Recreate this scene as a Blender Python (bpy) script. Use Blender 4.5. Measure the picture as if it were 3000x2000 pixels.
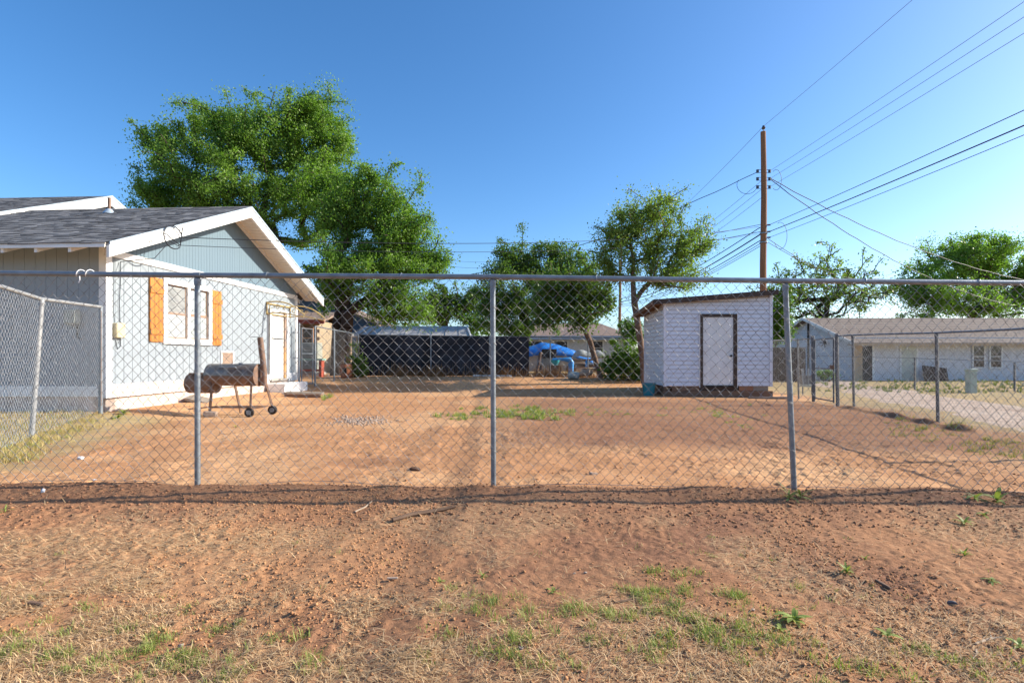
import bpy, math, random
import numpy as np
from mathutils import Vector, Matrix
R = math.radians
for o in list(bpy.data.objects): bpy.data.objects.remove(o)
scene = bpy.context.scene
COL = scene.collection

# ------------------------------------------------------------------ camera, sky, sun, exposure
F = 1550.0 / 3000.0          # focal length as a fraction of picture width
CAMZ = 1.10
HOR = 1045.0                 # horizon row of the 3000x2000 photograph
cam = bpy.data.cameras.new('camera')
cam.sensor_width = 36.0; cam.lens = 36.0 * F
cam.shift_y = (HOR - 1000.0) / 3000.0
cam.clip_start = 0.05; cam.clip_end = 2000
camo = bpy.data.objects.new('camera', cam); COL.objects.link(camo)
camo.location = (0, 0, CAMZ); camo.rotation_euler = (R(90), 0, 0)
scene.camera = camo

SUN_EL, SUN_AZ = R(27.4), R(8.5)     # azimuth: from +X turned towards +Y
sdir = Vector((math.cos(SUN_EL)*math.cos(SUN_AZ), math.cos(SUN_EL)*math.sin(SUN_AZ), math.sin(SUN_EL)))
world = bpy.data.worlds.new('World'); scene.world = world; world.use_nodes = True
wn = world.node_tree.nodes; wl = world.node_tree.links
sky = wn.new('ShaderNodeTexSky'); sky.sky_type = 'NISHITA'; sky.sun_disc = False
sky.sun_elevation = SUN_EL; sky.sun_rotation = R(90) - SUN_AZ
sky.altitude = 900; sky.air_density = 1.0; sky.dust_density = 2.0; sky.ozone_density = 3.5
bg = wn['Background']; bg.inputs['Strength'].default_value = 0.120
hs = wn.new('ShaderNodeHueSaturation'); hs.inputs['Saturation'].default_value = 1.22; hs.inputs['Hue'].default_value = .500
wl.new(sky.outputs[0], hs.inputs['Color']); wl.new(hs.outputs[0], bg.inputs[0])
sl = bpy.data.lights.new('sun', 'SUN'); sl.energy = 4.4; sl.angle = R(0.5); sl.color = (1.0, 0.92, 0.79)
so = bpy.data.objects.new('sun', sl); COL.objects.link(so); so.location = (30, 5, 30)
so.rotation_euler = sdir.to_track_quat('Z', 'Y').to_euler()
vs = scene.view_settings
vs.view_transform = 'Standard'; vs.look = 'None'; vs.gamma = 1.0; vs.use_curve_mapping = False
vs.exposure = 1.0

# ------------------------------------------------------------------ noise
def hsh(ix, iy, s):
    h = (ix.astype(np.int64)*374761393 + iy.astype(np.int64)*668265263 + s*1274126177) & 0xffffffff
    h = ((h ^ (h >> 13)) * 1274126177) & 0xffffffff
    h = h ^ (h >> 16)
    return (h & 0xffffff) / float(0x1000000)
def vn(x, y, s=0):
    x = np.asarray(x, float); y = np.asarray(y, float)
    ix = np.floor(x); iy = np.floor(y); fx = x-ix; fy = y-iy
    fx = fx*fx*(3-2*fx); fy = fy*fy*(3-2*fy)
    a = hsh(ix, iy, s); b = hsh(ix+1, iy, s); c = hsh(ix, iy+1, s); d = hsh(ix+1, iy+1, s)
    return (a*(1-fx)+b*fx)*(1-fy) + (c*(1-fx)+d*fx)*fy
def fbm(x, y, s=0, o=4):
    t = 0; a = .5; n = 0
    for i in range(o):
        t = t + a*vn(x*2**i+17.3*i, y*2**i-9.1*i, s+i); n += a; a *= .5
    return t/n
def clods(x, y, size, dens, s):
    x = x/size; y = y/size
    ix = np.floor(x); iy = np.floor(y); h = np.zeros_like(x)
    for dx in (-1, 0, 1):
        for dy in (-1, 0, 1):
            cx = ix+dx; cy = iy+dy
            r = hsh(cx, cy, s+3); rad = np.where(r < dens, .25+.4*hsh(cx, cy, s+4), 0)
            px = cx+hsh(cx, cy, s); py = cy+hsh(cx, cy, s+1)
            asp = .7+.6*hsh(cx, cy, s+6)
            d2 = ((x-px)*asp)**2 + ((y-py)/asp)**2
            h = np.maximum(h, np.sqrt(np.maximum(rad*rad-d2, 0)))
    return h*size
def sst(a, b, x):
    t = np.clip((np.asarray(x, float)-a)/(b-a), 0, 1); return t*t*(3-2*t)
FY = 4.43                                   # the front fence line
def gz(x, y):                               # ground without crumbs
    x = np.asarray(x, float); y = np.asarray(y, float)
    z = -0.015*np.clip(x-1, 0, 16)
    z = z - 0.03*sst(2.5, 5, x)*sst(8, 5, y)
    z = z + 0.34*sst(16.3, 19.8, y)*sst(9.5, 5.5, x)
    z = z + 0.11*sst(-5.6, -7.0, x)*sst(7.0, 9.2, y)*sst(19, 17, y)
    z = z + 0.03*(fbm(x*.6, y*.6, 5, 3)-.5)*sst(60, 30, y)
    cr = FY-.11+.14*(vn(x*1.3, y*0+2, 61)-.5)+.05*(vn(x*5, y*0+7, 62)-.5)
    hgt = .012+.05*vn(x*.9, y*0+4, 63)+.022*vn(x*4, y*0, 64)
    d = y-cr
    z = z + hgt*np.where(d > 0, sst(.14, 0, d), sst(-.85, 0, d))
    z = z + .13*np.exp(-((x-(6.20+.133*y))/.10)**2)*sst(7.5, 9.0, y)*sst(13.2, 12.5, y)*vn(x*1.5, y*2.2, 66)
    z = z - .05*sst(4.2, 2.5, y)*sst(-10, 0, y)
    return z
def gfull(x, y):
    z = gz(x, y); near = sst(4.6, 4.3, y); mid = sst(12, 6, y)
    x = np.asarray(x, float); y = np.asarray(y, float)
    patch = sst(.35, .65, fbm(x*.9, y*.9, 31, 3))
    z = z + near*(.010*(fbm(x*5, y*5, 11, 3)-.5) + .012*(fbm(x*22, y*22, 12, 2)-.5))
    z = z + near*(.25+.75*patch)*(.30*clods(x, y, .050, .40, 41)+.55*clods(x, y, .027, .6, 51))
    z = z + mid*(1-near)*(.034*(fbm(x*3, y*3, 13, 4)-.5)+.38*clods(x, y, .075, .34, 71)*patch-.10*clods(x, y, .26, .30, 75))
    return z
def gzf(x, y): return float(gz(np.array([x]), np.array([y]))[0])
def PX(px, Y): return (px-1500.0)/1550.0*Y
def PZ(py, Y): return CAMZ+(HOR-py)/1550.0*Y

# ------------------------------------------------------------------ materials
def nodes_of(name):
    m = bpy.data.materials.new(name); m.use_nodes = True
    return m, m.node_tree.nodes, m.node_tree.links, m.node_tree.nodes['Principled BSDF']
def mixrgb(n, l, fac, a, b, mode='MIX'):
    x = n.new('ShaderNodeMix'); x.data_type = 'RGBA'; x.blend_type = mode
    for k, v in ((0, fac), (6, a), (7, b)):
        if hasattr(v, 'is_output'): l.new(v, x.inputs[k])
        else: x.inputs[k].default_value = v if k == 0 else tuple(v)+(1,)*(4-len(v))
    return x.outputs[2]
def noise(n, l, co, scale, detail=4, rough=.55):
    t = n.new('ShaderNodeTexNoise'); t.inputs['Scale'].default_value = scale
    t.inputs['Detail'].default_value = detail; t.inputs['Roughness'].default_value = rough
    if co: l.new(co, t.inputs['Vector'])
    return t.outputs[0]
def ramp(n, l, v, a, b):
    r = n.new('ShaderNodeMapRange'); l.new(v, r.inputs[0])
    r.inputs[1].default_value = a; r.inputs[2].default_value = b
    return r.outputs[0]
def coords(n, l, stretch=(1, 1, 1), kind='Object'):
    tc = n.new('ShaderNodeTexCoord'); mp = n.new('ShaderNodeMapping')
    mp.inputs['Scale'].default_value = stretch; l.new(tc.outputs[kind], mp.inputs['Vector'])
    return mp.outputs[0]
MATS = {}
def mk(name, c1, c2=None, scale=6, rough=.8, bump=0, bscale=40, metal=0, stretch=(1, 1, 1), lo=.35, hi=.65, c3=None, s3=2, lo3=.6, hi3=.75, spec=.3, alpha=None):
    m, n, l, b = nodes_of(name); co = coords(n, l, stretch)
    c = c1
    if c2: c = mixrgb(n, l, ramp(n, l, noise(n, l, co, scale), lo, hi), c1, c2)
    if c3: c = mixrgb(n, l, ramp(n, l, noise(n, l, co, s3, 6, .65), lo3, hi3), c, c3)
    if hasattr(c, 'is_output'): l.new(c, b.inputs['Base Color'])
    else: b.inputs['Base Color'].default_value = tuple(c)+(1,)
    b.inputs['Roughness'].default_value = rough; b.inputs['Metallic'].default_value = metal
    b.inputs['Specular IOR Level'].default_value = spec
    if bump:
        bp = n.new('ShaderNodeBump'); bp.inputs['Strength'].default_value = bump; bp.inputs['Distance'].default_value = .01
        l.new(noise(n, l, co, bscale, 5), bp.inputs['Height']); l.new(bp.outputs[0], b.inputs['Normal'])
    if alpha is not None: b.inputs['Alpha'].default_value = alpha
    MATS[name] = m; return m
def mk_tint(name, c1, c2, rough=.8, translucent=0, tcol=None, nscale=0, ndark=.6, spec=.3):
    m, n, l, b = nodes_of(name)
    at = n.new('ShaderNodeAttribute'); at.attribute_name = 'tint'
    c = mixrgb(n, l, at.outputs['Fac'], c1, c2)
    if nscale:
        c = mixrgb(n, l, ramp(n, l, noise(n, l, coords(n, l), nscale), .35, .65), c, mixrgb(n, l, 1.0, c, (ndark,)*3, 'MULTIPLY'))
    l.new(c, b.inputs['Base Color']); b.inputs['Roughness'].default_value = rough
    b.inputs['Specular IOR Level'].default_value = spec
    if translucent:
        tr = n.new('ShaderNodeBsdfTranslucent'); mx = n.new('ShaderNodeMixShader'); mx.inputs[0].default_value = translucent
        l.new(mixrgb(n, l, 1.0, c, tcol or (1.1, 1.3, .5), 'MULTIPLY'), tr.inputs['Color'])
        l.new(b.outputs[0], mx.inputs[1]); l.new(tr.outputs[0], mx.inputs[2])
        l.new(mx.outputs[0], n['Material Output'].inputs[0])
    MATS[name] = m; return m

galv = mk('galvanised steel', (.25, .28, .31), (.18, .205, .23), 9, .5, .15, 60, .6, c3=(.14, .13, .12), s3=5, lo3=.62, hi3=.8, spec=.5)
galv_l = mk('pale galvanised pipe', (.36, .37, .37), (.28, .29, .30), 9, .5, .15, 60, .3, spec=.5)
galv_dark = mk('weathered fence steel', (.15, .155, .16), (.10, .10, .105), 9, .55, .15, 60, .5, spec=.5)
wire_l = mk('bright zinc wire', (.46, .48, .50), (.32, .34, .36), 14, .6, 0, 40, .3)
wire_m = mk('zinc wire', (.36, .36, .36), (.16, .155, .15), 14, .5, 0, 40, .6, spec=.5)
white = mk('white trim paint', (.80, .80, .78), (.70, .70, .68), 3, .55, .1, 30, c3=(.58, .55, .50), s3=5, lo3=.66, hi3=.85)
cream = mk('cream soffit paint', (.74, .70, .62), (.66, .61, .52), 4, .6, .1, 30)
siding_pale = mk('pale blue grey siding paint', (.29, .33, .36), (.268, .305, .335), 2.5, .62, .12, 60, stretch=(1, 1, .3))
siding_blue = mk('dusty blue gable paint', (.145, .21, .257), (.132, .192, .236), 3, .62, .12, 60, stretch=(1, 1, .2))
siding_back = mk('siding groove', (.28, .32, .355), rough=.8)
gable_back = mk('gable groove', (.10, .16, .21), rough=.8)
lap_back = mk('lap shadow gap', (.38, .34, .31), rough=.8)
splash_m = mk('mud splashed trim', (.74, .70, .66), (.60, .50, .42), 7, .7, .1, 30, c3=(.50, .34, .24), s3=4, lo3=.52, hi3=.75)
found_m = mk('painted foundation', (.66, .56, .50), (.55, .42, .34), 4, .85, .3, 30, c3=(.36, .20, .12), s3=3, lo3=.58, hi3=.8)
concrete = mk('concrete', (.42, .38, .33), (.33, .29, .25), 6, .9, .3, 50)
shut_m = mk('orange stained pine', (.50, .22, .055), (.40, .155, .035), 3, .55, .15, 30, stretch=(7, 7, .35), c3=(.28, .10, .025), s3=1.2, lo3=.58, hi3=.8)
wood_dark = mk('dark weathered wood', (.085, .06, .045), (.05, .036, .028), 6, .8, .3, 40, stretch=(1, 6, 6))
wood_brown = mk('brown weathered wood', (.22, .13, .08), (.14, .085, .055), 5, .8, .3, 40, stretch=(.6, 5, 5))
wood_grey = mk('grey weathered wood', (.30, .25, .20), (.18, .15, .12), 5, .85, .3, 40, stretch=(.6, 5, 5))
pole_m = mk('utility pole wood', (.30, .15, .075), (.19, .095, .05), 3, .85, .4, 30, stretch=(5, 5, .25), c3=(.09, .05, .035), s3=4, lo3=.62, hi3=.75)
shingle_m = mk_tint('grey asphalt shingle', (.10, .095, .092), (.30, .287, .275), .9, nscale=60, ndark=.8)
shingle_base = mk('grey roof felt', (.05, .05, .05), (.08, .08, .08), 30, .9)
drip_m = mk('drip edge metal', (.50, .57, .62), (.42, .50, .55), 4, .4, 0, 30, .3)
glass_m = mk('window glass', (.42, .45, .45), (.34, .37, .37), 2, .08, 0, 30, .0, spec=.8)
blind_m = mk('white blind slats', (.44, .46, .46), (.36, .38, .38), 3, .6)
sash_m = mk('brown window edge', (.36, .24, .17), (.26, .17, .11), 5, .7)
door_w = mk('white door paint', (.78, .78, .75), (.68, .67, .63), 2, .5, .06, 20, c3=(.52, .46, .38), s3=3, lo3=.64, hi3=.85)
tan_metal = mk('tan awning metal', (.55, .40, .16), (.42, .30, .12), 6, .5, 0, 30, .2)
rust = mk('rusty brown steel', (.25, .155, .11), (.16, .10, .07), 7, .7, .3, 40, .2, c3=(.33, .18, .10), s3=5, lo3=.55, hi3=.75)
smoke_steel = mk('smoked grey steel', (.24, .24, .23), (.15, .148, .138), 6, .45, .2, 40, .5, c3=(.18, .09, .05), s3=3, lo3=.5, hi3=.72)
dark_glass = mk('dark window glass', (.03, .03, .032), (.05, .05, .055), 4, .12, spec=.7)
black_m = mk('black metal', (.02, .02, .02), (.03, .028, .026), 6, .6)
rubber = mk('black rubber', (.025, .022, .02), (.06, .045, .035), 8, .8)
beige_box = mk('beige plastic box', (.60, .52, .34), (.52, .44, .28), 5, .6)
grey_box = mk('grey green metal box', (.36, .38, .33), (.28, .30, .26), 5, .55)
brown_panel = mk('brown door panel', (.32, .23, .17), (.25, .17, .12), 5, .7)
shed_white = mk('white vinyl lap siding', (.72, .73, .77), (.65, .66, .70), 3, .45, .06, 30, c3=(.62, .60, .62), s3=2, lo3=.62, hi3=.85)
shed_roof_m = mk('dark brown roll roofing', (.07, .05, .045), (.045, .035, .03), 8, .85, .2, 40)
black_screen = mk('black shade cloth', (.008, .010, .014), (.034, .036, .044), 1.4, .75, .3, 90)
tarp_m = mk('blue poly tarp', (.02, .22, .68), (.015, .15, .52), 5, .4, .9, 7, c3=(.12, .36, .82), s3=6, lo3=.6, hi3=.8, spec=.5)
blue_plastic = mk('bright blue plastic', (.04, .30, .72), (.03, .22, .56), 4, .35)
teal_plastic = mk('teal plastic', (.02, .20, .24), (.015, .15, .19), 5, .4)
brick_tan = mk('tan brick wall', (.44, .34, .22), (.32, .24, .16), 14, .85, .3, 30)
red_trim = mk('red painted fascia', (.46, .10, .06), (.36, .08, .05), 5, .6)
navy_m = mk('navy lap siding', (.07, .12, .20), (.05, .09, .16), 4, .6, .1, 40)
metal_roof = mk('grey sheet metal', (.44, .42, .40), (.36, .35, .34), 3, .5, .1, 20, .2, c3=(.30, .25, .2), s3=3, lo3=.62, hi3=.8)
roof_brown = mk('brown shingle roof', (.26, .19, .15), (.20, .14, .11), 6, .9, .5, 30, stretch=(1, 1, 3))
bark = mk('tree bark', (.075, .05, .036), (.045, .032, .024), 8, .9, .5, 30, stretch=(1, 1, .3))
bark_l = mk('light brown bark', (.20, .125, .085), (.11, .07, .05), 8, .9, .5, 30, stretch=(1, 1, .3))
leaf_elm = mk_tint('elm leaves', (.085, .175, .028), (.225, .35, .065), .45, .5)
leaf_dark = mk_tint('dark green leaves', (.06, .125, .028), (.17, .25, .055), .45, .45)
leaf_olive = mk_tint('olive leaves', (.09, .155, .03), (.25, .33, .075), .45, .48)
leaf_bush = mk_tint('bush leaves', (.055, .12, .016), (.15, .25, .03), .55, .38)
grass_g = mk_tint('green grass blades', (.17, .24, .045), (.42, .44, .14), .6, .3)
grass_d = mk_tint('dry grass blades', (.34, .20, .095), (.70, .50, .28), .8, .15, (1.1, 1.0, .8))
weed_m = mk_tint('weed leaves', (.22, .28, .06), (.40, .44, .13), .55, .3)
dry_weed = mk_tint('dry tall weeds', (.20, .11, .05), (.42, .26, .13), .8, .2, (1.1, 1, .8))
stone_m = mk('stone', (.36, .30, .25), (.24, .19, .16), 20, .85, .3, 60)
stone_w = mk('pale stone', (.44, .33, .25), (.32, .23, .17), 20, .85, .3, 60)
paper_m = mk('white litter', (.80, .80, .80), (.65, .65, .66), 20, .6)
line_m = mk('black cable', (.018, .022, .03), rough=.6)
line_l = mk('bare aluminium cable', (.16, .17, .19), rough=.5, metal=.4)
porcelain = mk('dark porcelain', (.06, .05, .05), rough=.25, spec=.6)
plastic_film = mk('cloudy plastic sheet', (.42, .44, .42), (.34, .36, .34), 4, .35, .4, 14, alpha=.62)
pedestal_m = mk('pale green steel', (.40, .46, .40), (.34, .40, .34), 5, .5)

# ------------------------------------------------------------------ mesh builder
OFF = {}
def mesh_np(name, V, faces4=None, faces3=None, mat=None, tint=None, smooth=False):
    me = bpy.data.meshes.new(name)
    V = np.asarray(V, np.float32); n4 = 0 if faces4 is None else len(faces4); n3 = 0 if faces3 is None else len(faces3)
    me.vertices.add(len(V)); me.vertices.foreach_set('co', V.ravel())
    me.loops.add(n4*4+n3*3); me.polygons.add(n4+n3)
    idx = []
    if n4: idx.append(np.asarray(faces4, np.int32).ravel())
    if n3: idx.append(np.asarray(faces3, np.int32).ravel())
    me.loops.foreach_set('vertex_index', np.concatenate(idx))
    st = np.concatenate([np.arange(n4)*4, n4*4+np.arange(n3)*3]).astype(np.int32)
    me.polygons.foreach_set('loop_start', st)
    if smooth: me.polygons.foreach_set('use_smooth', np.ones(n4+n3, bool))
    if tint is not None:
        a = me.attributes.new('tint', 'FLOAT', 'POINT'); a.data.foreach_set('value', np.asarray(tint, np.float32))
    if mat: me.materials.append(mat)
    me.update(calc_edges=True); me.validate()
    return me
def link(name, me, parent=None, loc=None):
    o = bpy.data.objects.new(name, me); COL.objects.link(o)
    off = Vector(loc) if loc is not None else Vector((0, 0, 0)); OFF[o.name] = off
    if parent is not None:
        o.parent = parent; o.location = off - OFF[parent.name]
    else: o.location = off
    return o
def setp(o, label=None, cat=None, group=None, kind=None):
    if label: o['label'] = label
    if cat: o['category'] = cat
    if group: o['group'] = group
    if kind: o['kind'] = kind
    return o
def thing(name, label, cat, loc=(0, 0, 0), group=None, rz=0):
    o = bpy.data.objects.new(name, None); COL.objects.link(o); o.empty_display_size = .2
    o.location = loc; o.rotation_euler = (0, 0, rz)
    OFF[o.name] = Vector(loc) if rz == 0 else Vector((0, 0, 0))     # rotated things are built in their own frame
    return setp(o, label, cat, group)
class MB:
    def __init__(s): s.v = []; s.f = []; s.t = []
    def add(s, vs, fs, t=0.5):
        k = len(s.v); s.v += [tuple(p) for p in vs]; s.t += [t]*len(vs)
        s.f += [tuple(i+k for i in f) for f in fs]; return s
    def box(s, x0, x1, y0, y1, z0, z1, t=.5):
        return s.add([(x0,y0,z0),(x1,y0,z0),(x1,y1,z0),(x0,y1,z0),(x0,y0,z1),(x1,y0,z1),(x1,y1,z1),(x0,y1,z1)],
            [(3,2,1,0),(4,5,6,7),(0,1,5,4),(1,2,6,5),(2,3,7,6),(3,0,4,7)], t)
    def rbox(s, c, size, rot=(0, 0, 0), t=.5):
        M = Matrix.LocRotScale(Vector(c), __import__('mathutils').Euler(rot), Vector(size))
        q = [M @ Vector(p) for p in ((-.5,-.5,-.5),(.5,-.5,-.5),(.5,.5,-.5),(-.5,.5,-.5),(-.5,-.5,.5),(.5,-.5,.5),(.5,.5,.5),(-.5,.5,.5))]
        return s.add(q, [(3,2,1,0),(4,5,6,7),(0,1,5,4),(1,2,6,5),(2,3,7,6),(3,0,4,7)], t)
    def prism(s, poly, ax, a, b, t=.5):      # polygon in the plane across axis ax, extruded from a to b
        n = len(poly)
        def P(p, h): return {'x': (h, p[0], p[1]), 'y': (p[0], h, p[1]), 'z': (p[0], p[1], h)}[ax]
        vs = [P(p, a) for p in poly]+[P(p, b) for p in poly]
        fs = [tuple(range(n))[::-1], tuple(range(n, 2*n))]+[(i, (i+1) % n, n+(i+1) % n, n+i) for i in range(n)]
        return s.add(vs, fs, t)
    def beam(s, p0, p1, w, h, up=(0, 0, 1), t=.5):
        p0 = Vector(p0); p1 = Vector(p1); d = (p1-p0).normalized(); a = d.cross(Vector(up))
        if a.length < 1e-4: a = d.cross(Vector((1, 0, 0)))
        a.normalize(); b = a.cross(d).normalized()
        q = []
        for p in (p0, p1):
            for sx, sy in ((-1,-1),(1,-1),(1,1),(-1,1)): q.append(p+a*sx*w/2+b*sy*h/2)
        return s.add(q, [(0,1,2,3),(7,6,5,4),(0,4,5,1),(1,5,6,2),(2,6,7,3),(3,7,4,0)], t)
    def tube(s, pts, r, n=8, cap=True, t=.5):
        pts = [Vector(p) for p in pts]; rs = r if isinstance(r, (list, tuple)) else [r]*len(pts)
        vs = []; fs = []; up = None
        for i, p in enumerate(pts):
            d = (pts[min(i+1, len(pts)-1)]-pts[max(i-1, 0)]).normalized()
            if up is None:
                up = Vector((0, 0, 1)) if abs(d.z) < .9 else Vector((1, 0, 0))
            a = d.cross(up); a.normalize(); b = a.cross(d).normalized(); up = b
            for k in range(n):
                q = 2*math.pi*k/n; vs.append(p+(a*math.cos(q)+b*math.sin(q))*rs[i])
        for i in range(len(pts)-1):
            for k in range(n):
                fs.append((i*n+k, i*n+(k+1) % n, (i+1)*n+(k+1) % n, (i+1)*n+k))
        if cap: fs += [tuple(range(n)), tuple(range((len(pts)-1)*n, len(pts)*n))[::-1]]
        return s.add(vs, fs, t)
    def build(s, name, mat, parent=None, smooth=False, tint=False, bevel=0):
        V = np.array(s.v, float); c = (V.min(0)+V.max(0))/2; c[2] = V[:, 2].min()
        me = bpy.data.meshes.new(name); me.from_pydata((V-c).tolist(), [], s.f); me.materials.append(mat)
        if tint:
            a = me.attributes.new('tint', 'FLOAT', 'POINT'); a.data.foreach_set('value', np.array(s.t, np.float32))
        import bmesh
        bm = bmesh.new(); bm.from_mesh(me); bmesh.ops.recalc_face_normals(bm, faces=bm.faces)
        if bevel: bmesh.ops.bevel(bm, geom=list(bm.edges), offset=bevel, segments=1, affect='EDGES')
        bm.to_mesh(me); bm.free()
        if smooth:
            me.polygons.foreach_set('use_smooth', np.ones(len(me.polygons), bool))
            try: me.set_sharp_from_angle(angle=R(45))
            except Exception: pass
        return link(name, me, parent, c)
def box(name, mat, parent, *a, bevel=0): return MB().box(*a).build(name, mat, parent, bevel=bevel)
rnd = random.Random(7)

# ------------------------------------------------------------------ ground sheet
def build_ground():
    xs = np.concatenate([-np.geomspace(300, 9.0, 40), np.arange(-8.9, -5, .09), np.arange(-4.98, 5.0, .0130), np.arange(5.0, 9, .05), np.geomspace(9.0, 300, 45)])
    ys = np.concatenate([-np.geomspace(200, 1, 14), np.linspace(-.8, 1.4, 8), np.arange(1.5, 4.62, .0102),
                         4.62+np.cumsum(np.geomspace(.014, .16, 120)), ])
    ys = np.concatenate([ys, ys[-1]+np.cumsum(np.geomspace(.17, 40, 70))])
    X, Y = np.meshgrid(xs, ys); nx, ny = len(xs), len(ys)
    Z = gfull(X.ravel(), Y.ravel())
    x = X.ravel(); y = Y.ravel()
    V = np.stack([x, y, Z], 1)
    i = np.arange(nx*ny).reshape(ny, nx)
    Fc = np.stack([i[:-1, :-1], i[:-1, 1:], i[1:, 1:], i[1:, :-1]], -1).reshape(-1, 4)
    me = mesh_np('ground', V, Fc, None, smooth=True)
    n1 = fbm(x*.7, y*.7, 81, 4); n2 = fbm(x*2.5, y*2.5, 91, 4)
    # R dark loose soil, G straw litter, B worn pale dust
    berm = sst(3.35, 3.75, y+.5*(n2-.5))*sst(4.52, 4.40, y+.1*(n2-.5))
    brown_yard = sst(-1.0, 1.0, x+2.2*(n1-.5))*sst(6.0, 7.0, y+1.4*(n1-.5))*sst(15.5, 13, y)*(.62+.45*n2)
    cable_shadow = sst(.45, .1, np.abs(x-(-.55-.0*y)+.25*(n1-.5)))*sst(8.5, 7, y)*.22     # painted shadow band of the overhead cables, not mixed into the soil colour
    fg = sst(4.45, 4.3, y)*(.20+.42*sst(.38, .66, n1)+.22*sst(-2, 2.5, x))
    dug = sst(.55, .2, np.hypot((x+1.5), (y-5.6)*1.2)+.5*(n2-.5))*.5
    dark = np.clip(np.maximum.reduce([.78*berm*(.55+.6*n2), brown_yard, fg, dug])+.35*sst(.52, .8, n2)*sst(4.4, 4, y)*sst(-2.5, 2, x), 0, 1)
    straw = straw_mask(x, y)
    pale = sst(.42, .65, n1)*sst(4.45, 4.7, y)
    C = np.stack([dark, straw, pale, np.ones_like(x)], 1).astype(np.float32)
    a = me.attributes.new('mask', 'FLOAT_COLOR', 'POINT'); a.data.foreach_set('color', C.ravel())
    field = np.maximum(sst(-.3, 1.2, x-(6.4+.133*y)+1.5*(n1-.5))*sst(3, 5, y), sst(23, 26, y))*(.55+.45*n2)
    side = sst(-.2, .9, -x-(4.2+.25*(y-4.4))*1.05+.9*(n2-.5))*sst(4.6, 5.2, y)*sst(9.6, 9.0, y)*.8
    a = me.attributes.new('field', 'FLOAT', 'POINT'); a.data.foreach_set('value', np.maximum(field, side).astype(np.float32))
    m, n, l, b = nodes_of('red dirt'); co = coords(n, l)
    af = n.new('ShaderNodeAttribute'); af.attribute_name = 'field'
    at = n.new('ShaderNodeAttribute'); at.attribute_name = 'mask'
    sp = n.new('ShaderNodeSeparateColor'); l.new(at.outputs['Color'], sp.inputs[0])
    base = mixrgb(n, l, ramp(n, l, noise(n, l, co, 1.6, 6, .6), .35, .65), (.52, .275, .135), (.43, .215, .10))
    base = mixrgb(n, l, sp.outputs[2], base, (.60, .345, .175))
    base = mixrgb(n, l, ramp(n, l, noise(n, l, co, 7, 8, .75), .53, .64), base, (.33, .165, .085))
    speck = ramp(n, l, noise(n, l, co, 30, 6, .7), .52, .68)
    base = mixrgb(n, l, speck, base, (.34, .165, .078))
    base = mixrgb(n, l, sp.outputs[0], base, mixrgb(n, l, ramp(n, l, noise(n, l, co, 24, 6, .7), .35, .65), (.19, .095, .055), (.31, .155, .088)))
    fib = ramp(n, l, noise(n, l, coords(n, l, (40, 90, 40)), 1.0, 5, .7), .42, .62)
    sf = n.new('ShaderNodeMath'); sf.operation = 'MULTIPLY'; l.new(sp.outputs[1], sf.inputs[0]); l.new(fib, sf.inputs[1])
    base = mixrgb(n, l, sf.outputs[0], base, (.52, .36, .20))
    base = mixrgb(n, l, af.outputs['Fac'], base, mixrgb(n, l, ramp(n, l, noise(n, l, co, 3, 6, .7), .4, .6), (.40, .31, .16), (.27, .23, .11)))
    l.new(base, b.inputs['Base Color']); b.inputs['Roughness'].default_value = .95; b.inputs['Specular IOR Level'].default_value = .1
    bp = n.new('ShaderNodeBump'); bp.inputs['Strength'].default_value = .7; bp.inputs['Distance'].default_value = .012
    l.new(noise(n, l, co, 55, 6, .7), bp.inputs['Height']); l.new(bp.outputs[0], b.inputs['Normal'])
    me.materials.append(m)
    setp(link('ground', me), kind='structure')
def straw_mask(x, y):
    n1 = fbm(x*1.4+3, y*1.4, 101, 4); n2 = fbm(x*4, y*4, 111, 3)
    s = sst(.50, .66, n1+.25*(n2-.5))*.8
    low = sst(2.7, 2.2, y+1.3*(n1-.5)+.10*x)*sst(.36, .54, fbm(x*2.2+7, y*2.2, 121, 3)+.12*sst(0, -1.5, x))   # thick dry thatch close to the camera
    left = sst(.36, .1, np.abs(y-3.15-.25*(x+3)*.3))*sst(-.6, -1.6, x)*sst(.35, .55, n2+.2)
    return np.clip(np.maximum.reduce([s*.62, low*sst(.3, .6, n2+.05), left*.8]), 0, 1)*sst(4.3, 3.6, y)
build_ground()

# gravel alley beyond the right fence
def alley():
    V = []; Fc = []; ts = np.concatenate([np.arange(-30, 30, .6), np.geomspace(30, 140, 30)])
    for i, y in enumerate(ts):
        xc0 = 5.35+.345*y+.2*math.sin(y*.7)+.5*(float(vn(np.array(y*.9), np.array(1.), 3))-.5); xc1 = xc0+3.0+.2*math.sin(y*.9+1)
        if y > 24: xc1 += 0
        for k in range(9):
            x = xc0+(xc1-xc0)*k/8; V.append((x, y, gzf(x, y)+.012-.012*abs(k-4)/4))
    for i in range(len(ts)-1):
        for k in range(8):
            a = i*9+k; Fc.append((a, a+1, a+10, a+9))
    m = mk('grey gravel', (.45, .34, .26), (.35, .255, .19), 2, .95, .9, 60, c3=(.24, .14, .09), s3=1.5, lo3=.55, hi3=.75)
    me = mesh_np('gravel_alley', V, Fc, None, m, smooth=True)
    setp(link('gravel_alley', me), kind='structure')
alley()

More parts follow.
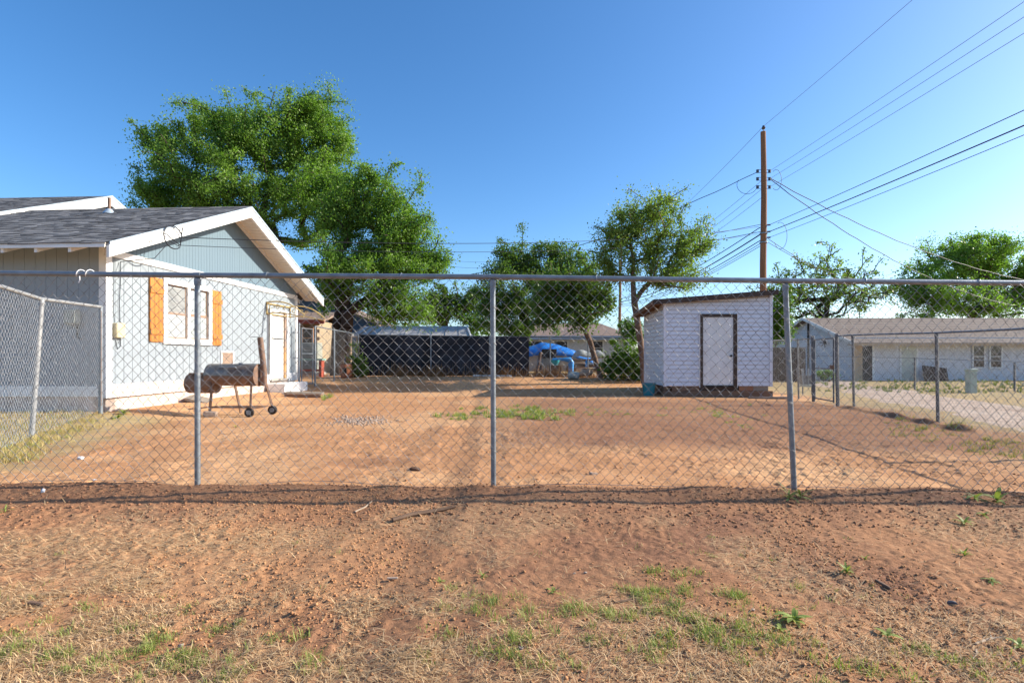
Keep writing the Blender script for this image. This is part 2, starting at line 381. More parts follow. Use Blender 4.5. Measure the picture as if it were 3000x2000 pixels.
# ------------------------------------------------------------------ chain link
def chain_mesh(path, W, H, r, sides=4, two=True, seed=1, wob=.008, top_knuckle=True):
    P = np.array(path, float); seg = np.hypot(np.diff(P[:, 0]), np.diff(P[:, 1])); S = np.concatenate([[0], np.cumsum(seg)])
    L = S[-1]; nw = int(L/(W/2))
    hmax = (P[:, 3]-P[:, 2]).max(); nb = int(hmax/(H/2))+2
    i = np.arange(nw)[:, None]; k = np.arange(nb)[None, :]
    side = ((i+k) % 2)
    s = (i+side)*(W/2)+0*k
    fz = k*(H/2)+0*i
    if two:
        eps = .06
        s2 = np.stack([s, s], -1).reshape(nw, -1); z2 = np.stack([fz-eps*H/2, fz+eps*H/2], -1).reshape(nw, -1)
        off = np.stack([np.where(k % 2, 1, -1)+0*i, np.where(k % 2, -1, 1)+0*i], -1).reshape(nw, -1)*r*1.1
    else: s2, z2, off = s, fz, np.where(k % 2, 1, -1)*r*.6+0*i
    s2 = s2+wob*2*(vn(s2*3, z2*3, seed)-.5)+wob*4*(vn(s2*.8, z2*1.1, seed+2)-.5)
    z2 = z2+wob*2*(vn(s2*3, z2*3, seed+5)-.5)
    X = np.interp(s2, S, P[:, 0]); Yv = np.interp(s2, S, P[:, 1]); zb = np.interp(s2, S, P[:, 2]); zt = np.interp(s2, S, P[:, 3])
    ii = np.clip(np.searchsorted(S, s2, 'right')-1, 0, len(seg)-1)
    tx = np.diff(P[:, 0])[ii]/seg[ii]; ty = np.diff(P[:, 1])[ii]/seg[ii]
    bulge = .012*(vn(s2*1.2, z2*1.5, seed+9)-.5)
    Zp = np.minimum(zb+z2, zt)
    cx = X-ty*(off+bulge); cy = Yv+tx*(off+bulge); npnt = s2.shape[1]
    ring = []
    for q in range(sides):
        a = 2*math.pi*(q+.5)/sides; cn = math.cos(a)*r; ct = math.sin(a)*r*1.35
        ring.append(np.stack([cx-ty*cn+tx*ct, cy+tx*cn+ty*ct, Zp], -1))
    V = np.stack(ring, 2).reshape(-1, 3)
    idx = np.arange(nw*npnt*sides).reshape(nw, npnt, sides)
    nxt = np.roll(idx, -1, axis=2)
    Fc = np.stack([idx[:, :-1], nxt[:, :-1], nxt[:, 1:], idx[:, 1:]], -1).reshape(-1, 4)
    zz = (V[Fc[:, 0], 2]-V[Fc[:, 2], 2]); Fc = Fc[np.abs(zz) > 1e-5]
    return V, Fc
def add_chain(parent, path, W, H, r, mat=wire_m, **k):
    V, Fc = chain_mesh(path, W, H, r, **k)
    c = V.mean(0); me = mesh_np('chain_link_mesh', V-c, Fc, None, mat, smooth=True)
    return setp(link('chain_link_mesh', me, parent, c), kind='stuff')

def post(parent, p, ztop, r, lean=(0, 0), mat=galv, cap=True, name='post', ground=True):
    x, y, z = p
    o = MB().tube([(x, y, z-.15), (x+lean[0], y+lean[1], ztop)], r, 14).build(name, mat, parent, smooth=True)
    if cap:
        b = MB(); tx, ty = x+lean[0], y+lean[1]
        b.tube([(tx, ty, ztop-.055), (tx, ty, ztop-.003)], r+.004, 14)
        b.tube([(tx, ty, ztop-.003), (tx, ty, ztop+.012)], [r+.001, r*.55], 14)
        b.build('post_cap', mat, o, smooth=True)
    return o
def rail(parent, pts, r, mat=galv, name='top_rail', n=12):
    return MB().tube(pts, r, n).build(name, mat, parent, smooth=True)

def front_fence():
    t = thing('chain_link_fence', 'tall galvanised chain link fence crossing the dirt between berm and yard', 'fence', (0, FY, 0))
    zr = lambda x: np.interp(x, [-5.3, -4.3, -2.64, -.15, 2.31, 4.35, 7.0], [1.805, 1.80, 1.783, 1.768, 1.735, 1.718, 1.70])
    rail(t, [(x, FY+.005*math.sin(x*1.7), float(zr(x))) for x in np.linspace(-5.3, 6.86, 40)], .0225)
    for x, lean in ((-5.1, 0), (-2.64, .004), (-.155, -.006), (2.375, -.085), (4.83, 0), (6.84, 0)):
        g = gzf(x, FY); post(t, (x, FY+.012, g), float(zr(x+lean))-.028, .0225, (lean, -.008))
        c = MB(); zz = float(zr(x+lean))                       # loop cap that holds the rail
        c.tube([(x+lean-.03, FY, zz), (x+lean+.03, FY, zz)], .0245, 12)
        c.build('rail_loop', galv, t, smooth=True)
    for x in (-1.16, 3.62):                                      # rail sleeves
        MB().tube([(x-.07, FY, float(zr(x))), (x+.07, FY, float(zr(x)))], .0232, 12).build('rail_sleeve', galv, t, smooth=True)
    path = [(x, FY-.026, gzf(x, FY)-.012+.02*math.sin(x*2.2), float(zr(x))-.012) for x in np.linspace(-5.25, 6.84, 30)]
    add_chain(t, path, .0862, .0928, .00185, sides=4, two=True, seed=3, wob=.010)
    MB().tube([(x, FY-.03, gzf(x, FY)+.028+.012*math.sin(x*3)) for x in np.linspace(-5.2, 6.8, 60)], .002, 5).build('tension_wire', wire_m, t)
    # short hooks that lace the mesh to the rail, and heavier ties
    proto = None; xs = np.arange(-2.55, 6.7, .0862)
    for i, x in enumerate(xs):
        z = float(zr(x))
        if proto is None:
            b = MB(); b.tube([(.024*math.sin(a)*.25, -.0225*math.cos(a), .0235*math.sin(a)) for a in np.linspace(-1.9, 1.6, 8)], .0019, 5, False)
            o = b.build('tie_wire', wire_m, t, smooth=True); proto = o
            dz = o.location.copy()
        else:
            o = proto.copy(); COL.objects.link(o)
        o.location = Vector((x+rnd.uniform(-.006, .006), 0, z)) + Vector((0, 0, dz.z)); o.location.y = dz.y+FY
        o.location.y -= FY
        o.rotation_euler.z = rnd.uniform(-.4, .4)
    for x in (-2.05, -.93, .70, 2.95, 3.9):
        z = float(zr(x)); b = MB()
        b.tube([(x+.004*a, FY-.026*math.cos(a), z+.027*math.sin(a)) for a in np.linspace(-2.4, 3.0, 14)], .0035, 6)
        b.build('tie_wire', galv, t, smooth=True)
    for px, zs in ((-2.64, (.25, .62, .95, 1.3)), (-.155, (.3, .55, .9, 1.2, 1.5)), (2.36, (.3, .7, 1.05, 1.4))):
        for z in zs:
            b = MB(); xx = px+(-.085*z/1.7 if px > 2 else 0)
            b.tube([(xx+.026*math.cos(a), FY+.01-.031*math.sin(a), z+.012*a) for a in np.linspace(-.4, 3.6, 9)], .0022, 5)
            b.build('tie_wire', wire_m, t, smooth=True)
    return t
front_fence()
def zip_ties():
    for px, h, drop in ((232, .05, 0), (259, .035, 0), (243, 0, .07)):
        x = PX(px, FY); b = MB()
        if drop: b.tube([(x, FY-.035, 1.77), (x+.004, FY-.037, 1.735), (x-.008, FY-.036, 1.715)], .0042, 6)
        else: b.tube([(x+.012*a, FY-.027*math.cos(a), 1.80+.028*math.sin(a)) for a in np.linspace(-1.2, 2.6, 12)], .004, 6)
        o = b.build('cable_tie', paper_m, smooth=True)
        setp(o, ['white plastic tie curled over the rail by the house corner board', 'short white tie looped on the rail, second from the house corner board',
                 'loose white strip hanging in the mesh under the rail'][(232, 259, 243).index(px)], 'cable tie', 'white ties on the fence rail')
zip_ties()

def side_fence_left():
    t = thing('chain_link_fence', 'chain link fence running from the front fence to the blue house corner', 'fence', (-6.4, 7.2, 0))
    pts = [(-5.0, 4.55), (-5.8, 6.0), (-6.42, 7.2), (-7.17, 9.22)]
    zt = [1.80, 1.90, 1.89, 1.97]
    rail(t, [(x, y, z) for (x, y), z in zip(pts, zt)], .024, galv_l)
    post(t, (-6.55, 7.2, gzf(-6.55, 7.2)), 1.875, .031, (.15, 0), mat=galv_l)
    post(t, (-7.17, 9.22, gzf(-7.17, 9.22)), 1.99, .036, (.0, 0))
    post(t, (-5.05, 4.6, 0), 1.8, .03)
    add_chain(t, [(x, y-.02, gzf(x, y)+.06, z) for (x, y), z in zip(pts, zt)], .0862, .0928, .0017, mat=wire_l, sides=4, two=False, seed=13, wob=.012)
    b = MB(); b.tube([(-7.12, 9.17, .25), (-7.12, 9.17, 1.9)], .006, 5); b.build('tension_bar', rust, t)
    for z in (.5, .95, 1.4): MB().tube([(-7.17, 9.22, z-.012), (-7.17, 9.22, z+.012)], .04, 12).build('brace_band', galv, t, smooth=True)
side_fence_left()

def side_fence_right():
    t = thing('chain_link_fence', 'chain link fence beside the gravel alley with a walk gate', 'fence', (7.5, 9.3, -.1))
    X = lambda y: 6.253+.133*y
    zt = lambda y: np.interp(y, [4.4, 8, 9.3, 12, 15.3], [1.47, 1.50, 1.52, 1.60, 1.62])
    for y, r, m in ((4.6, .03, galv_dark), (6.25, .024, galv_dark), (9.3, .026, galv_dark), (12.18, .026, galv_dark), (12.95, .042, galv_dark), (14.3, .042, galv_dark), (15.29, .024, galv_dark), (17.4, .03, galv_dark)):
        x = X(y) if y < 16 else 8.0
        post(t, (x, y, gzf(x, y)), float(zt(y))+(.05 if r > .04 else 0), r, (-.03 if y > 8 else 0, 0), mat=m)
    rail(t, [(X(y)-.028, y, float(zt(y))) for y in (4.5, 6.2, 8, 9.3, 11, 12.18, 12.95)], .017, galv)
    rail(t, [(X(14.3)-.028, 14.3, 1.6), (X(15.29)-.028, 15.29, 1.6), (8.0, 17.4, 1.62)], .019, galv_dark)
    add_chain(t, [(X(y)-.05, y, gzf(X(y), y)+.03, float(zt(y))) for y in (4.5, 6.2, 8, 9.3, 11, 12.18, 12.95)], .0862, .0928, .0017, mat=wire_m, sides=3, two=False, seed=23)
    add_chain(t, [(X(14.3)-.05, 14.3, -.08, 1.6), (X(15.29)-.05, 15.29, -.08, 1.6), (7.98, 17.4, .0, 1.62)], .0862, .0928, .0017, sides=3, two=False, seed=24)
    g = thing('walk_gate', 'narrow chain link walk gate hung between two thick posts by the alley', 'gate', (8.05, 13.6, -.1))
    y0, y1 = 13.1, 14.17; x0, x1 = X(y0)-.03, X(y1)-.03
    for y, x in ((y0, x0), (y1, x1)): MB().tube([(x, y, -.04), (x, y, 1.58)], .021, 10).build('gate_stile', galv_dark, g, smooth=True)
    for z in (0, .8, 1.56): MB().tube([(x0, y0, z), (x1, y1, z)], .017, 8).build('gate_rail', galv_dark, g, smooth=True)
    MB().rbox((x0-.03, y0+.02, .85), (.05, .12, .09)).build('latch', rust, g)
    add_chain(g, [(x0, y0, 0, 1.56), (x1, y1, 0, 1.56)], .0862, .0928, .0017, sides=3, two=False, seed=25)
side_fence_right()

# ------------------------------------------------------------------ the pale blue house
HX, HY, HROT = -7.296, 9.5, -math.atan(.0587)
def house():
    t = thing('house', 'pale blue house with white trim, orange shutters and grey shingle roof', 'house', (HX, HY, 0), rz=HROT)
    D = 7.34; YR = 3.67; SL = .417; ZR = 4.81; OV = .65; GO = .62; XL = -7.5
    top = lambda y: ZR-SL*abs(y-YR)
    # foundation
    f = MB().box(XL, -.03, .03, .25, -.1, .42).box(-.25, -.03, .03, D-.03, -.1, .42); f.build('foundation', found_m, t)
    # gable wall
    w = (MB().box(-.12, -.012, .02, 1.44, .42, 3.05).box(-.12, -.012, 1.44, 2.96, .42, 1.42).box(-.12, -.012, 1.44, 2.96, 2.69, 3.05).box(-.12, -.012, 2.96, 5.66, .42, 3.05)
         .box(-.12, -.012, 5.66, 6.76, 2.42, 3.05).box(-.12, -.012, 6.76, D-.02, .42, 3.05)).build('wall', siding_back, t)
    holes = [(1.42, 3.0, 1.40, 2.72), (5.66, 6.76, .30, 2.42)]
    bw = .204; n = int(D/bw)+1
    for i in range(n):
        y0 = i*bw+.004; y1 = min((i+1)*bw-.004, D)
        if y1-y0 < .02: continue
        spans = [(.58, 2.95)]
        for (a, b, c, d) in holes:
            if y1 > a+.02 and y0 < b-.02:
                ns = []
                for s0, s1 in spans:
                    if c > s0: ns.append((s0, min(c, s1)))
                    if d < s1: ns.append((max(d, s0), s1))
                spans = ns
        for s0, s1 in spans:
            if s1-s0 > .03: box('siding_board', siding_pale, w, -.012, .004+rnd.uniform(0, .002), y0, y1, s0, s1)
    # gable triangle with narrow grooved boards
    gbk = MB().prism([(.05, 3.05), (D-.05, 3.05), (YR, top(YR)-.16)], 'x', -.12, -.012).build('gable', gable_back, t)
    bw2 = .102; n2 = int(D/bw2)+1
    for i in range(n2):
        y0 = i*bw2+.002; y1 = min((i+1)*bw2-.002, D)
        z0 = top(y0)-.14; z1 = top(y1)-.14; zb = 3.0
        poly = [(y0, zb), (y1, zb), (y1, z1)] + ([(YR, top(YR)-.14)] if y0 < YR < y1 else []) + [(y0, z0)]
        if min(z0, z1) > zb+.01: MB().prism(poly, 'x', -.012, .003+rnd.uniform(0, .0015)).build('siding_board', siding_blue, gbk)
    # white trim
    box('trim_board', white, t, .0, .034, -.02, D+.02, 2.92, 3.045)
    box('skirt_board', splash_m, t, -.02, .03, .1, 5.64, .36, .60); box('skirt_board', white, t, -.02, .03, 6.80, D-.1, .36, .60)
    box('corner_board', white, t, -.005, .036, -.034, .10, .36, 2.918); box('corner_board', white, t, -.10, -.006, -.035, .0, .36, 3.16)
    box('corner_board', white, t, -.02, .036, D-.1, D+.03, .36, 2.918)
    # front wall (shaded side)
    wf = box('wall', siding_back, t, XL, -.02, .012, .12, .42, 3.16)
    for i in range(int(7.4/.205)):
        x1 = -.105-i*.205; box('siding_board', siding_pale, wf, x1-.199, x1, -.006-rnd.uniform(0, .002), .012, .56, 3.15)
    box('skirt_board', white, t, XL, -.105, -.028, .01, .385, .57)
    box('wall', siding_back, t, XL, -.13, D-.12, D-.01, .42, 3.16)
    # roof slopes
    th = .05
    for s in (-1, 1):
        y0 = -OV if s < 0 else D+OV
        MB().prism([(y0, top(y0)), (YR, ZR), (YR, ZR-th), (y0, top(y0)-th)], 'x', XL-.5, GO).build('roof_deck', shingle_base, t)
    sh = MB(); dy = .128; rr = random.Random(3)
    ny = int((YR+OV)/dy)+1
    for j in range(ny):
        ya = -OV-.03+j*dy; yb = min(ya+dy*1.5, YR); x = GO+.01-rr.random()*.2
        while x > XL-.5:
            wdt = rr.uniform(.13, .33); x0 = max(x-wdt, XL-.5); xa = min(x, GO+.015); lift = rr.choice((.007, .009, .016, .018)); tn = rr.random()**1.3
            za = top(max(ya, -OV))+lift-(.0 if ya > -OV else .012); zb = top(yb)+.003
            sh.add([(x0+.003, ya, za), (xa-.003, ya, za), (xa-.003, yb, zb), (x0+.003, yb, zb), (x0+.003, ya, za-.02), (xa-.003, ya, za-.02)],
                   [(0, 1, 2, 3), (4, 5, 1, 0)], tn); x -= wdt
    setp(sh.build('shingles', shingle_m, t, tint=True), kind='stuff')
    rc = MB(); x = GO
    while x > XL: rc.prism([(YR-.15, ZR-.045), (YR, ZR+.022), (YR+.15, ZR-.045)], 'x', x-.24, x, rr.random()).add([], []); x -= .25
    setp(rc.build('ridge_cap', shingle_m, t, tint=True), kind='stuff')
    # barge boards, drip edge, eave fascia
    for s in (-1, 1):
        y0 = -OV if s < 0 else D+OV
        MB().prism([(y0, top(y0)-.012), (YR, ZR-.012), (YR, ZR-.255), (y0, top(y0)-.245)], 'x', GO-.045, GO+.004).build('barge_board', white, t)
        MB().prism([(y0-.02*s*0, top(y0)+.014), (YR, ZR+.014), (YR, ZR-.035), (y0, top(y0)-.035)], 'x', GO+.006, GO+.022).build('drip_edge', drip_m, t)
    ze = top(-OV)
    box('fascia', cream, t, XL-.5, GO-.05, -OV-.022, -OV+.003, ze-.075, ze-.006)
    box('gutter_strip', white, t, XL-.5, GO-.05, -OV-.034, -OV-.0225, ze-.085, ze-.045)
    for i in range(13):                                         # rafter tails under the eave
        x = -.05-.60*i
        MB().prism([(-OV, ze-.065), (.0, top(0)-.06), (.0, top(0)-.15), (-OV, ze-.155)], 'x', x-.05, x).build('rafter_tail', white, t)
    for i in range(3):
        x = .42-.6*i
        MB().prism([(D+OV-.02, ze-.055), (D, top(0)-.05), (D, top(0)-.14), (D+OV-.02, ze-.14)], 'x', x-.045, x).build('rafter_tail', white, t)
    MB().prism([(-OV+.01, ze-.052), (YR-.01, ZR-.055), (YR-.01, ZR-.075), (-OV+.01, ze-.072)], 'x', XL, GO-.05).build('soffit', cream, t)
    nb = 34; ln = (D+OV-YR)/nb                                   # soffit planks of the far slope
    for i in range(nb):
        a = YR+.012+i*ln; b = a+ln-.008
        MB().prism([(a, top(a)-.055), (b, top(b)-.055), (b, top(b)-.075), (a, top(a)-.075)], 'x', .0, GO-.047).build('soffit_plank', cream, t)
    MB().prism([(YR, top(YR)-.06), (D, top(D)-.06), (D, top(D)-.16), (YR, top(YR)-.16)], 'x', .01, .05).build('frieze_board', white, t)
    # plumbing vent on the roof
    vx, vy = -2.55, 3.05; vz = top(vy)
    v = MB().tube([(vx, vy, vz-.05), (vx, vy, vz+.36)], .035, 10).build('vent_pipe', rust, t, smooth=True)
    MB().tube([(vx, vy, vz-.03), (vx, vy, vz+.09)], [.14, .055], 10).build('vent_flashing', drip_m, v, smooth=True)
    # window
    wy0, wy1, wz0, wz1 = 1.40, 3.0, 1.37, 2.74
    wi = MB().box(-.06, -.055, wy0+.05, wy1-.05, wz0+.05, wz1-.05).build('window', black_m, t)
    tw = .115
    box('window_trim', white, wi, .003, .045, wy0, wy0+tw, wz0, wz1); box('window_trim', white, wi, .003, .045, wy1-tw, wy1, wz0, wz1)
    box('window_trim', white, wi, .003, .046, wy0+tw, wy1-tw, wz1-.12, wz1); box('window_sill', white, wi, .003, .060, wy0+tw, wy1-tw, wz0, wz0+.12)
    ym = (wy0+wy1)/2
    box('mullion', white, wi, -.05, .035, ym-.045, ym+.045, wz0+.12, wz1-.12)
    for a, b in ((wy0+tw, ym-.045), (ym+.045, wy1-tw)):
        z0, z1 = wz0+.12, wz1-.12; zm = (z0+z1)/2-.03
        for q, (za, zb) in enumerate(((z0, zm), (zm, z1))):
            xx = -.02 if q else -.005
            sa = MB()
            sa.box(xx-.02, xx+.012, a, a+.022, za, zb).box(xx-.02, xx+.012, b-.022, b, za, zb)
            sa.box(xx-.02, xx+.011, a+.022, b-.022, za, za+.03).box(xx-.02, xx+.011, a+.022, b-.022, zb-.022, zb)
            sa.build('sash', sash_m, wi)
            box('pane', glass_m if a > ym else blind_m, wi, xx-.008, xx-.004, a+.022, b-.022, za+.03, zb-.022)
        if a < ym:
            for k in range(34):
                zz = z0+.05+k*(z1-z0-.08)/34
                MB().rbox((-.011, (a+b)/2, zz), (.003, b-a-.06, .024), (0, .35, 0)).build('blind_slat', blind_m, wi)
        else: box('curtain', blind_m, wi, -.052, -.045, a+.3, b, z0, z1)
    # shutters: two planks and two battens each
    for a, b, z0, z1 in ((1.03, 1.385, 1.40, 2.70), (3.015, 3.37, 1.37, 2.68)):
        s = box('shutter', shut_m, t, .004, .022, a, b, z0, z1)
        m = (a+b)/2
        for (p, q) in ((a+.002, a+.117), (a+.121, b-.121), (b-.117, b-.002)):
            box('plank', shut_m, s, .022, .04, p, q, z0+.003, z1-.003)
        for z in (z0+.21, z1-.26): box('batten', shut_m, s, .041, .062, a-.006, b+.006, z-.055, z+.055)
    # small pet door
    pd = box('pet_door', brown_panel, t, .006, .02, 3.42, 3.86, .72, 1.20)
    box('frame', white, pd, .006, .03, 3.37, 3.415, .68, 1.25); box('frame', white, pd, .006, .03, 3.865, 3.91, .68, 1.25)
    box('frame', white, pd, .006, .031, 3.416, 3.864, 1.205, 1.25)
    # back door
    d = box('door', door_w, t, -.06, -.015, 5.74, 6.545, .46, 2.40)
    box('door_frame', white, d, -.11, .04, 5.62, 5.735, .44, 2.48); box('door_frame', white, d, -.11, .04, 6.66, 6.80, .44, 2.48)
    box('door_frame', white, d, -.11, .041, 5.737, 6.658, 2.41, 2.49)
    box('jamb', brown_panel, d, -.12, .02, 6.56, 6.655, .46, 2.40); box('jamb', mk('bare pine edge', (.50, .28, .12), (.38, .2, .08), 5), d, -.055, .022, 6.545, 6.64, .46, 1.38)
    box('threshold', concrete, d, -.1, .06, 5.735, 6.66, .40, .455)
    box('storm_bar', black_m, d, -.0145, -.002, 5.85, 6.5, 1.62, 1.65)
    MB().tube([(.01, 6.5, 1.40), (-.05, 6.5, 1.40), (-.05, 6.44, 1.40)], .016, 8).build('door_handle', rust, d)
    MB().tube([(.05, 5.60, .6), (.055, 5.60, 2.5)], .012, 6).build('conduit', black_m, t)
    # concrete step
    box('doorstep', white, t, .035, .55, 5.5, 6.95, .0, .34, bevel=.01)
    # awning frame above the door, no cover
    aw = MB()
    aw.beam((.03, 5.50, 2.62), (.03, 6.88, 2.62), .03, .03).build('awning_rail', tan_metal, t)
    MB().beam((.03, 5.50, 2.33), (.03, 6.88, 2.33), .025, .025).build('awning_rail', tan_metal, t)
    for yy in (5.50, 6.88):
        br = MB(); arc = [(.03+1.10*u, yy, 2.64+.10*math.sin(u*1.9)-.46*u**2.2) for u in np.linspace(0, 1, 14)]
        br.tube(arc, .019, 8); br.tube([(.03, yy, 2.30), (.03, yy, 2.66)], .019, 8)
        br.tube([(.03, yy, 2.33), (.45, yy, 2.36), (1.10, yy, 2.22)], .015, 8)
        b = br.build('awning_bracket', tan_metal, t, smooth=True)
        for cx, cz, rr_ in ((.16, 2.50, .085), (.36, 2.50, .075), (.54, 2.46, .06)):
            MB().tube([(cx+rr_*(1-a/9)*math.cos(a), yy, cz+rr_*(1-a/9)*math.sin(a)) for a in np.linspace(0, 6.6, 18)], .010, 6).build('scroll', tan_metal, b, smooth=True)
    # utility boxes and cables
    box('telephone_box', beige_box, t, .006, .10, .14, .34, 1.45, 1.72, bevel=.012)
    mb = box('meter_box', grey_box, t, -.68, -.44, -.13, -.03, 1.68, 1.95, bevel=.012)
    box('meter_cover', grey_box, mb, -.66, -.46, -.145, -.131, 1.71, 1.92)
    MB().tube([(-.5, -.04, 1.68), (-.5, -.04, 1.45), (-.42, -.04, 1.42)], .012, 6).build('conduit', black_m, t)
    MB().tube([(.03, .30, 2.86), (.02, .31, 2.5), (.03, .27, 2.1), (.02, .30, 1.72), (.02, .31, 1.3), (.02, .24, 1.24), (.02, .2, 1.4)], .006, 6).build('cable', line_m, t)
    MB().tube([(.02, .16, 2.9), (.02, .15, 1.9), (.02, .18, 1.72)], .004, 5).build('cable', line_m, t)
    # service wires looped at the rake
    lp = MB(); cx, cy, cz = GO+.05, .82, 3.42
    lp.tube([(cx, cy+.0+.42*math.cos(a)*.62, cz+.22*math.sin(a)) for a in np.linspace(.3, 5.4, 22)], .011, 6)
    lp.tube([(cx-.3, cy-.28, top(cy-.3)+.02), (cx, cy-.2, cz+.02), (cx, cy+.2, cz-.12), (cx, cy+.26, cz+.25)], .010, 6)
    lp.tube([(cx, cy+.2, cz-.15), (cx, cy-.1, cz-.1), (cx, cy-.5, cz-.5), (.03, .3, 2.86)], .007, 6)
    lp.build('service_loop', line_m, t, smooth=True)
    MB().tube([(GO+.005, .25, 3.22), (GO+.06, .25, 3.22), (GO+.06, .25, 3.19)], .012, 6).build('hook', galv, t)
    # the taller rear part of the same house
    ax, ay, az = -5.18, 6.21, 5.96
    tp = lambda y: az-.42*abs(y-ay)
    y0, y1 = ay-5.8, ay+5.8
    for s, yy in ((-1, y0), (1, y1)):
        MB().prism([(yy, tp(yy)), (ay, az), (ay, az-.06), (yy, tp(yy)-.06)], 'x', -16, ax).build('roof_deck', shingle_base, t)
        MB().prism([(yy, tp(yy)-.012), (ay, az-.012), (ay, az-.30), (yy, tp(yy)-.29)], 'x', ax-.05, ax+.004).build('barge_board', white, t)
        MB().prism([(yy, tp(yy)+.014), (ay, az+.014), (ay, az-.04), (yy, tp(yy)-.04)], 'x', ax+.006, ax+.022).build('drip_edge', drip_m, t)
    MB().prism([(y0+.7, 1.0), (y1-.7, 1.0), (y1-.7, tp(y1-.7)-.1), (ay, az-.1), (y0+.7, tp(y0+.7)-.1)], 'x', -15.5, ax-.65).build('wall', siding_blue, t)
    MB().prism([(ay-.02, az-.07), (y0+.7, tp(y0+.7)-.07), (y0+.7, tp(y0+.7)-.09), (ay-.02, az-.09)], 'x', ax-.66, ax-.05).build('soffit', cream, t)
    sh = MB()
    for j in range(int(5.8/.128)):
        ya = y0+j*.128; yb = min(ya+.19, ay); x = ax+.01-rr.random()*.2
        while x > -10:
            wdt = rr.uniform(.13, .33); x0 = x-wdt; za = tp(ya)+rr.choice((.007, .009, .016)); zb = tp(yb)+.003
            sh.add([(x0+.003, ya, za), (x-.003, ya, za), (x-.003, yb, zb), (x0+.003, yb, zb), (x0+.003, ya, za-.02), (x-.003, ya, za-.02)],
                   [(0, 1, 2, 3), (4, 5, 1, 0)], rr.random()**1.3); x -= wdt
    setp(sh.build('shingles', shingle_m, t, tint=True), kind='stuff')
    return t
house()

def doorway_boards():
    for i, (x, y, rz, l, m) in enumerate(((-5.85, 14.9, .15, 1.0, wood_grey), (-5.65, 14.35, .08, .95, wood_brown))):
        z = gzf(x, y); o = MB().rbox((x, y, z+.05), (l, .22 if i else .4, .09), (.02, .03, rz)).build('loose_board', m, bevel=.006)
        setp(o, ['wide grey board lying beside the back doorstep', 'narrow brown board lying on dirt in front of the doorstep board'][i], 'board', 'boards by the back door')
    o = MB().rbox((-6.95, 11.75, gzf(-6.95, 11.75)+.05), (.45, .5, .05), (.1, .25, .3)).build('broken_slab', wood_grey)
    setp(o, 'broken grey slab lying against the house foundation behind the smoker', 'slab')
doorway_boards()

# ------------------------------------------------------------------ offset smoker
def smoker():
    bx, by = -5.22, 9.95; g = gzf(bx, by)
    t = thing('smoker_grill', 'rusty barrel smoker grill with side firebox and chimney on wheels', 'grill', (bx, by, g), rz=R(-4))
    L = .47; zc = .76; r = .205
    def barrel(x0, x1, z, rad, a0, a1, n=20):
        b = MB(); pr = [(rad*math.cos(a), z+rad*math.sin(a)) for a in np.linspace(a0, a1, n)]
        b.prism(pr, 'x', x0, x1); return b
    barrel(-L, L, zc, r, math.pi, 2*math.pi).build('barrel', rust, t, smooth=True)
    lid = barrel(-L, L, zc+.004, r+.003, 0, math.pi).build('lid', smoke_steel, t, smooth=True)
    MB().tube([(-.14, -r*.72, zc+.13), (-.14, -r*.72-.055, zc+.15), (.14, -r*.72-.055, zc+.15), (.14, -r*.72, zc+.13)], .011, 8).build('lid_handle', galv, lid, smooth=True)
    MB().tube([(.13, -.02, zc+r-.01), (.13, -.02, zc+r+.025)], .035, 10).build('thermometer', galv, lid, smooth=True)
    MB().tube([(L+.001, 0, zc), (L+.015, 0, zc)], r+.008, 24).build('end_plate', rust, t, smooth=True)
    MB().beam((-L, -r-.005, zc), (L, -r-.005, zc), .012, .02).build('lid_lip', smoke_steel, t)
    fb = MB().tube([(-L-.40, 0, .60), (-L+.12, 0, .60)], .185, 22).build('firebox', rust, t, smooth=True)
    MB().box(-L-.34, -L+.08, -.13, .13, .775, .80).build('firebox_lid', rust, fb)
    MB().tube([(-L-.41, 0, .64), (-L-.44, 0, .64)], .02, 8).build('damper_knob', black_m, fb)
    ch = MB().tube([(L+.10, .02, .56), (L+.10, .02, .80), (L+.02, .02, 1.46)], .052, 14).build('chimney', rust, t, smooth=True)
    MB().rbox((L-.05, .02, 1.472), (.16, .11, .008), (0, .06, 0)).build('chimney_flap', black_m, ch)
    MB().beam((L, .02, .66), (L+.1, .02, .66), .09, .09).build('chimney_collar', rust, ch)
    for x0, x1, y0, y1 in ((-.34, -.36, -.14, -.2), (-.10, -.03, .15, .26), (.42, .44, -.15, -.22), (.52, .62, .14, .26)):
        wheel = x1 > .3
        MB().beam((x0, y0, zc-.12), (x1, y1, .02 if not wheel else .08), .034, .034).build('leg', rust, t)
        if wheel:
            w = MB().tube([(x1, y1-.055, .085), (x1, y1-.015, .085)], .085, 20).build('wheel', rubber, t, smooth=True)
            MB().tube([(x1, y1-.068, .085), (x1, y1-.056, .085)], .045, 14).build('hub', galv, w, smooth=True)
    for k in range(7):
        y = -.19+.065*k; MB().tube([(-.38, y, .16), (.58, y, .16)], .005, 5).build('shelf_rod', rust, t)
    MB().beam((-.36, -.2, .16), (-.05, .22, .16), .012, .012).build('shelf_bar', rust, t); MB().beam((.45, -.22, .161), (.6, .24, .161), .012, .012).build('shelf_bar', rust, t)
    MB().tube([(-1.0, .12, .1), (-.4, .1, .16)], .012, 6).build('drag_bar', rust, t)
    s = MB().rbox((bx-.33, by-.21, g+.05), (.22, .14, .10), (0, .1, .3)).build('support_block', stone_w, bevel=.015)
    setp(s, 'pale broken block propping up one leg of the smoker grill', 'block')
smoker()

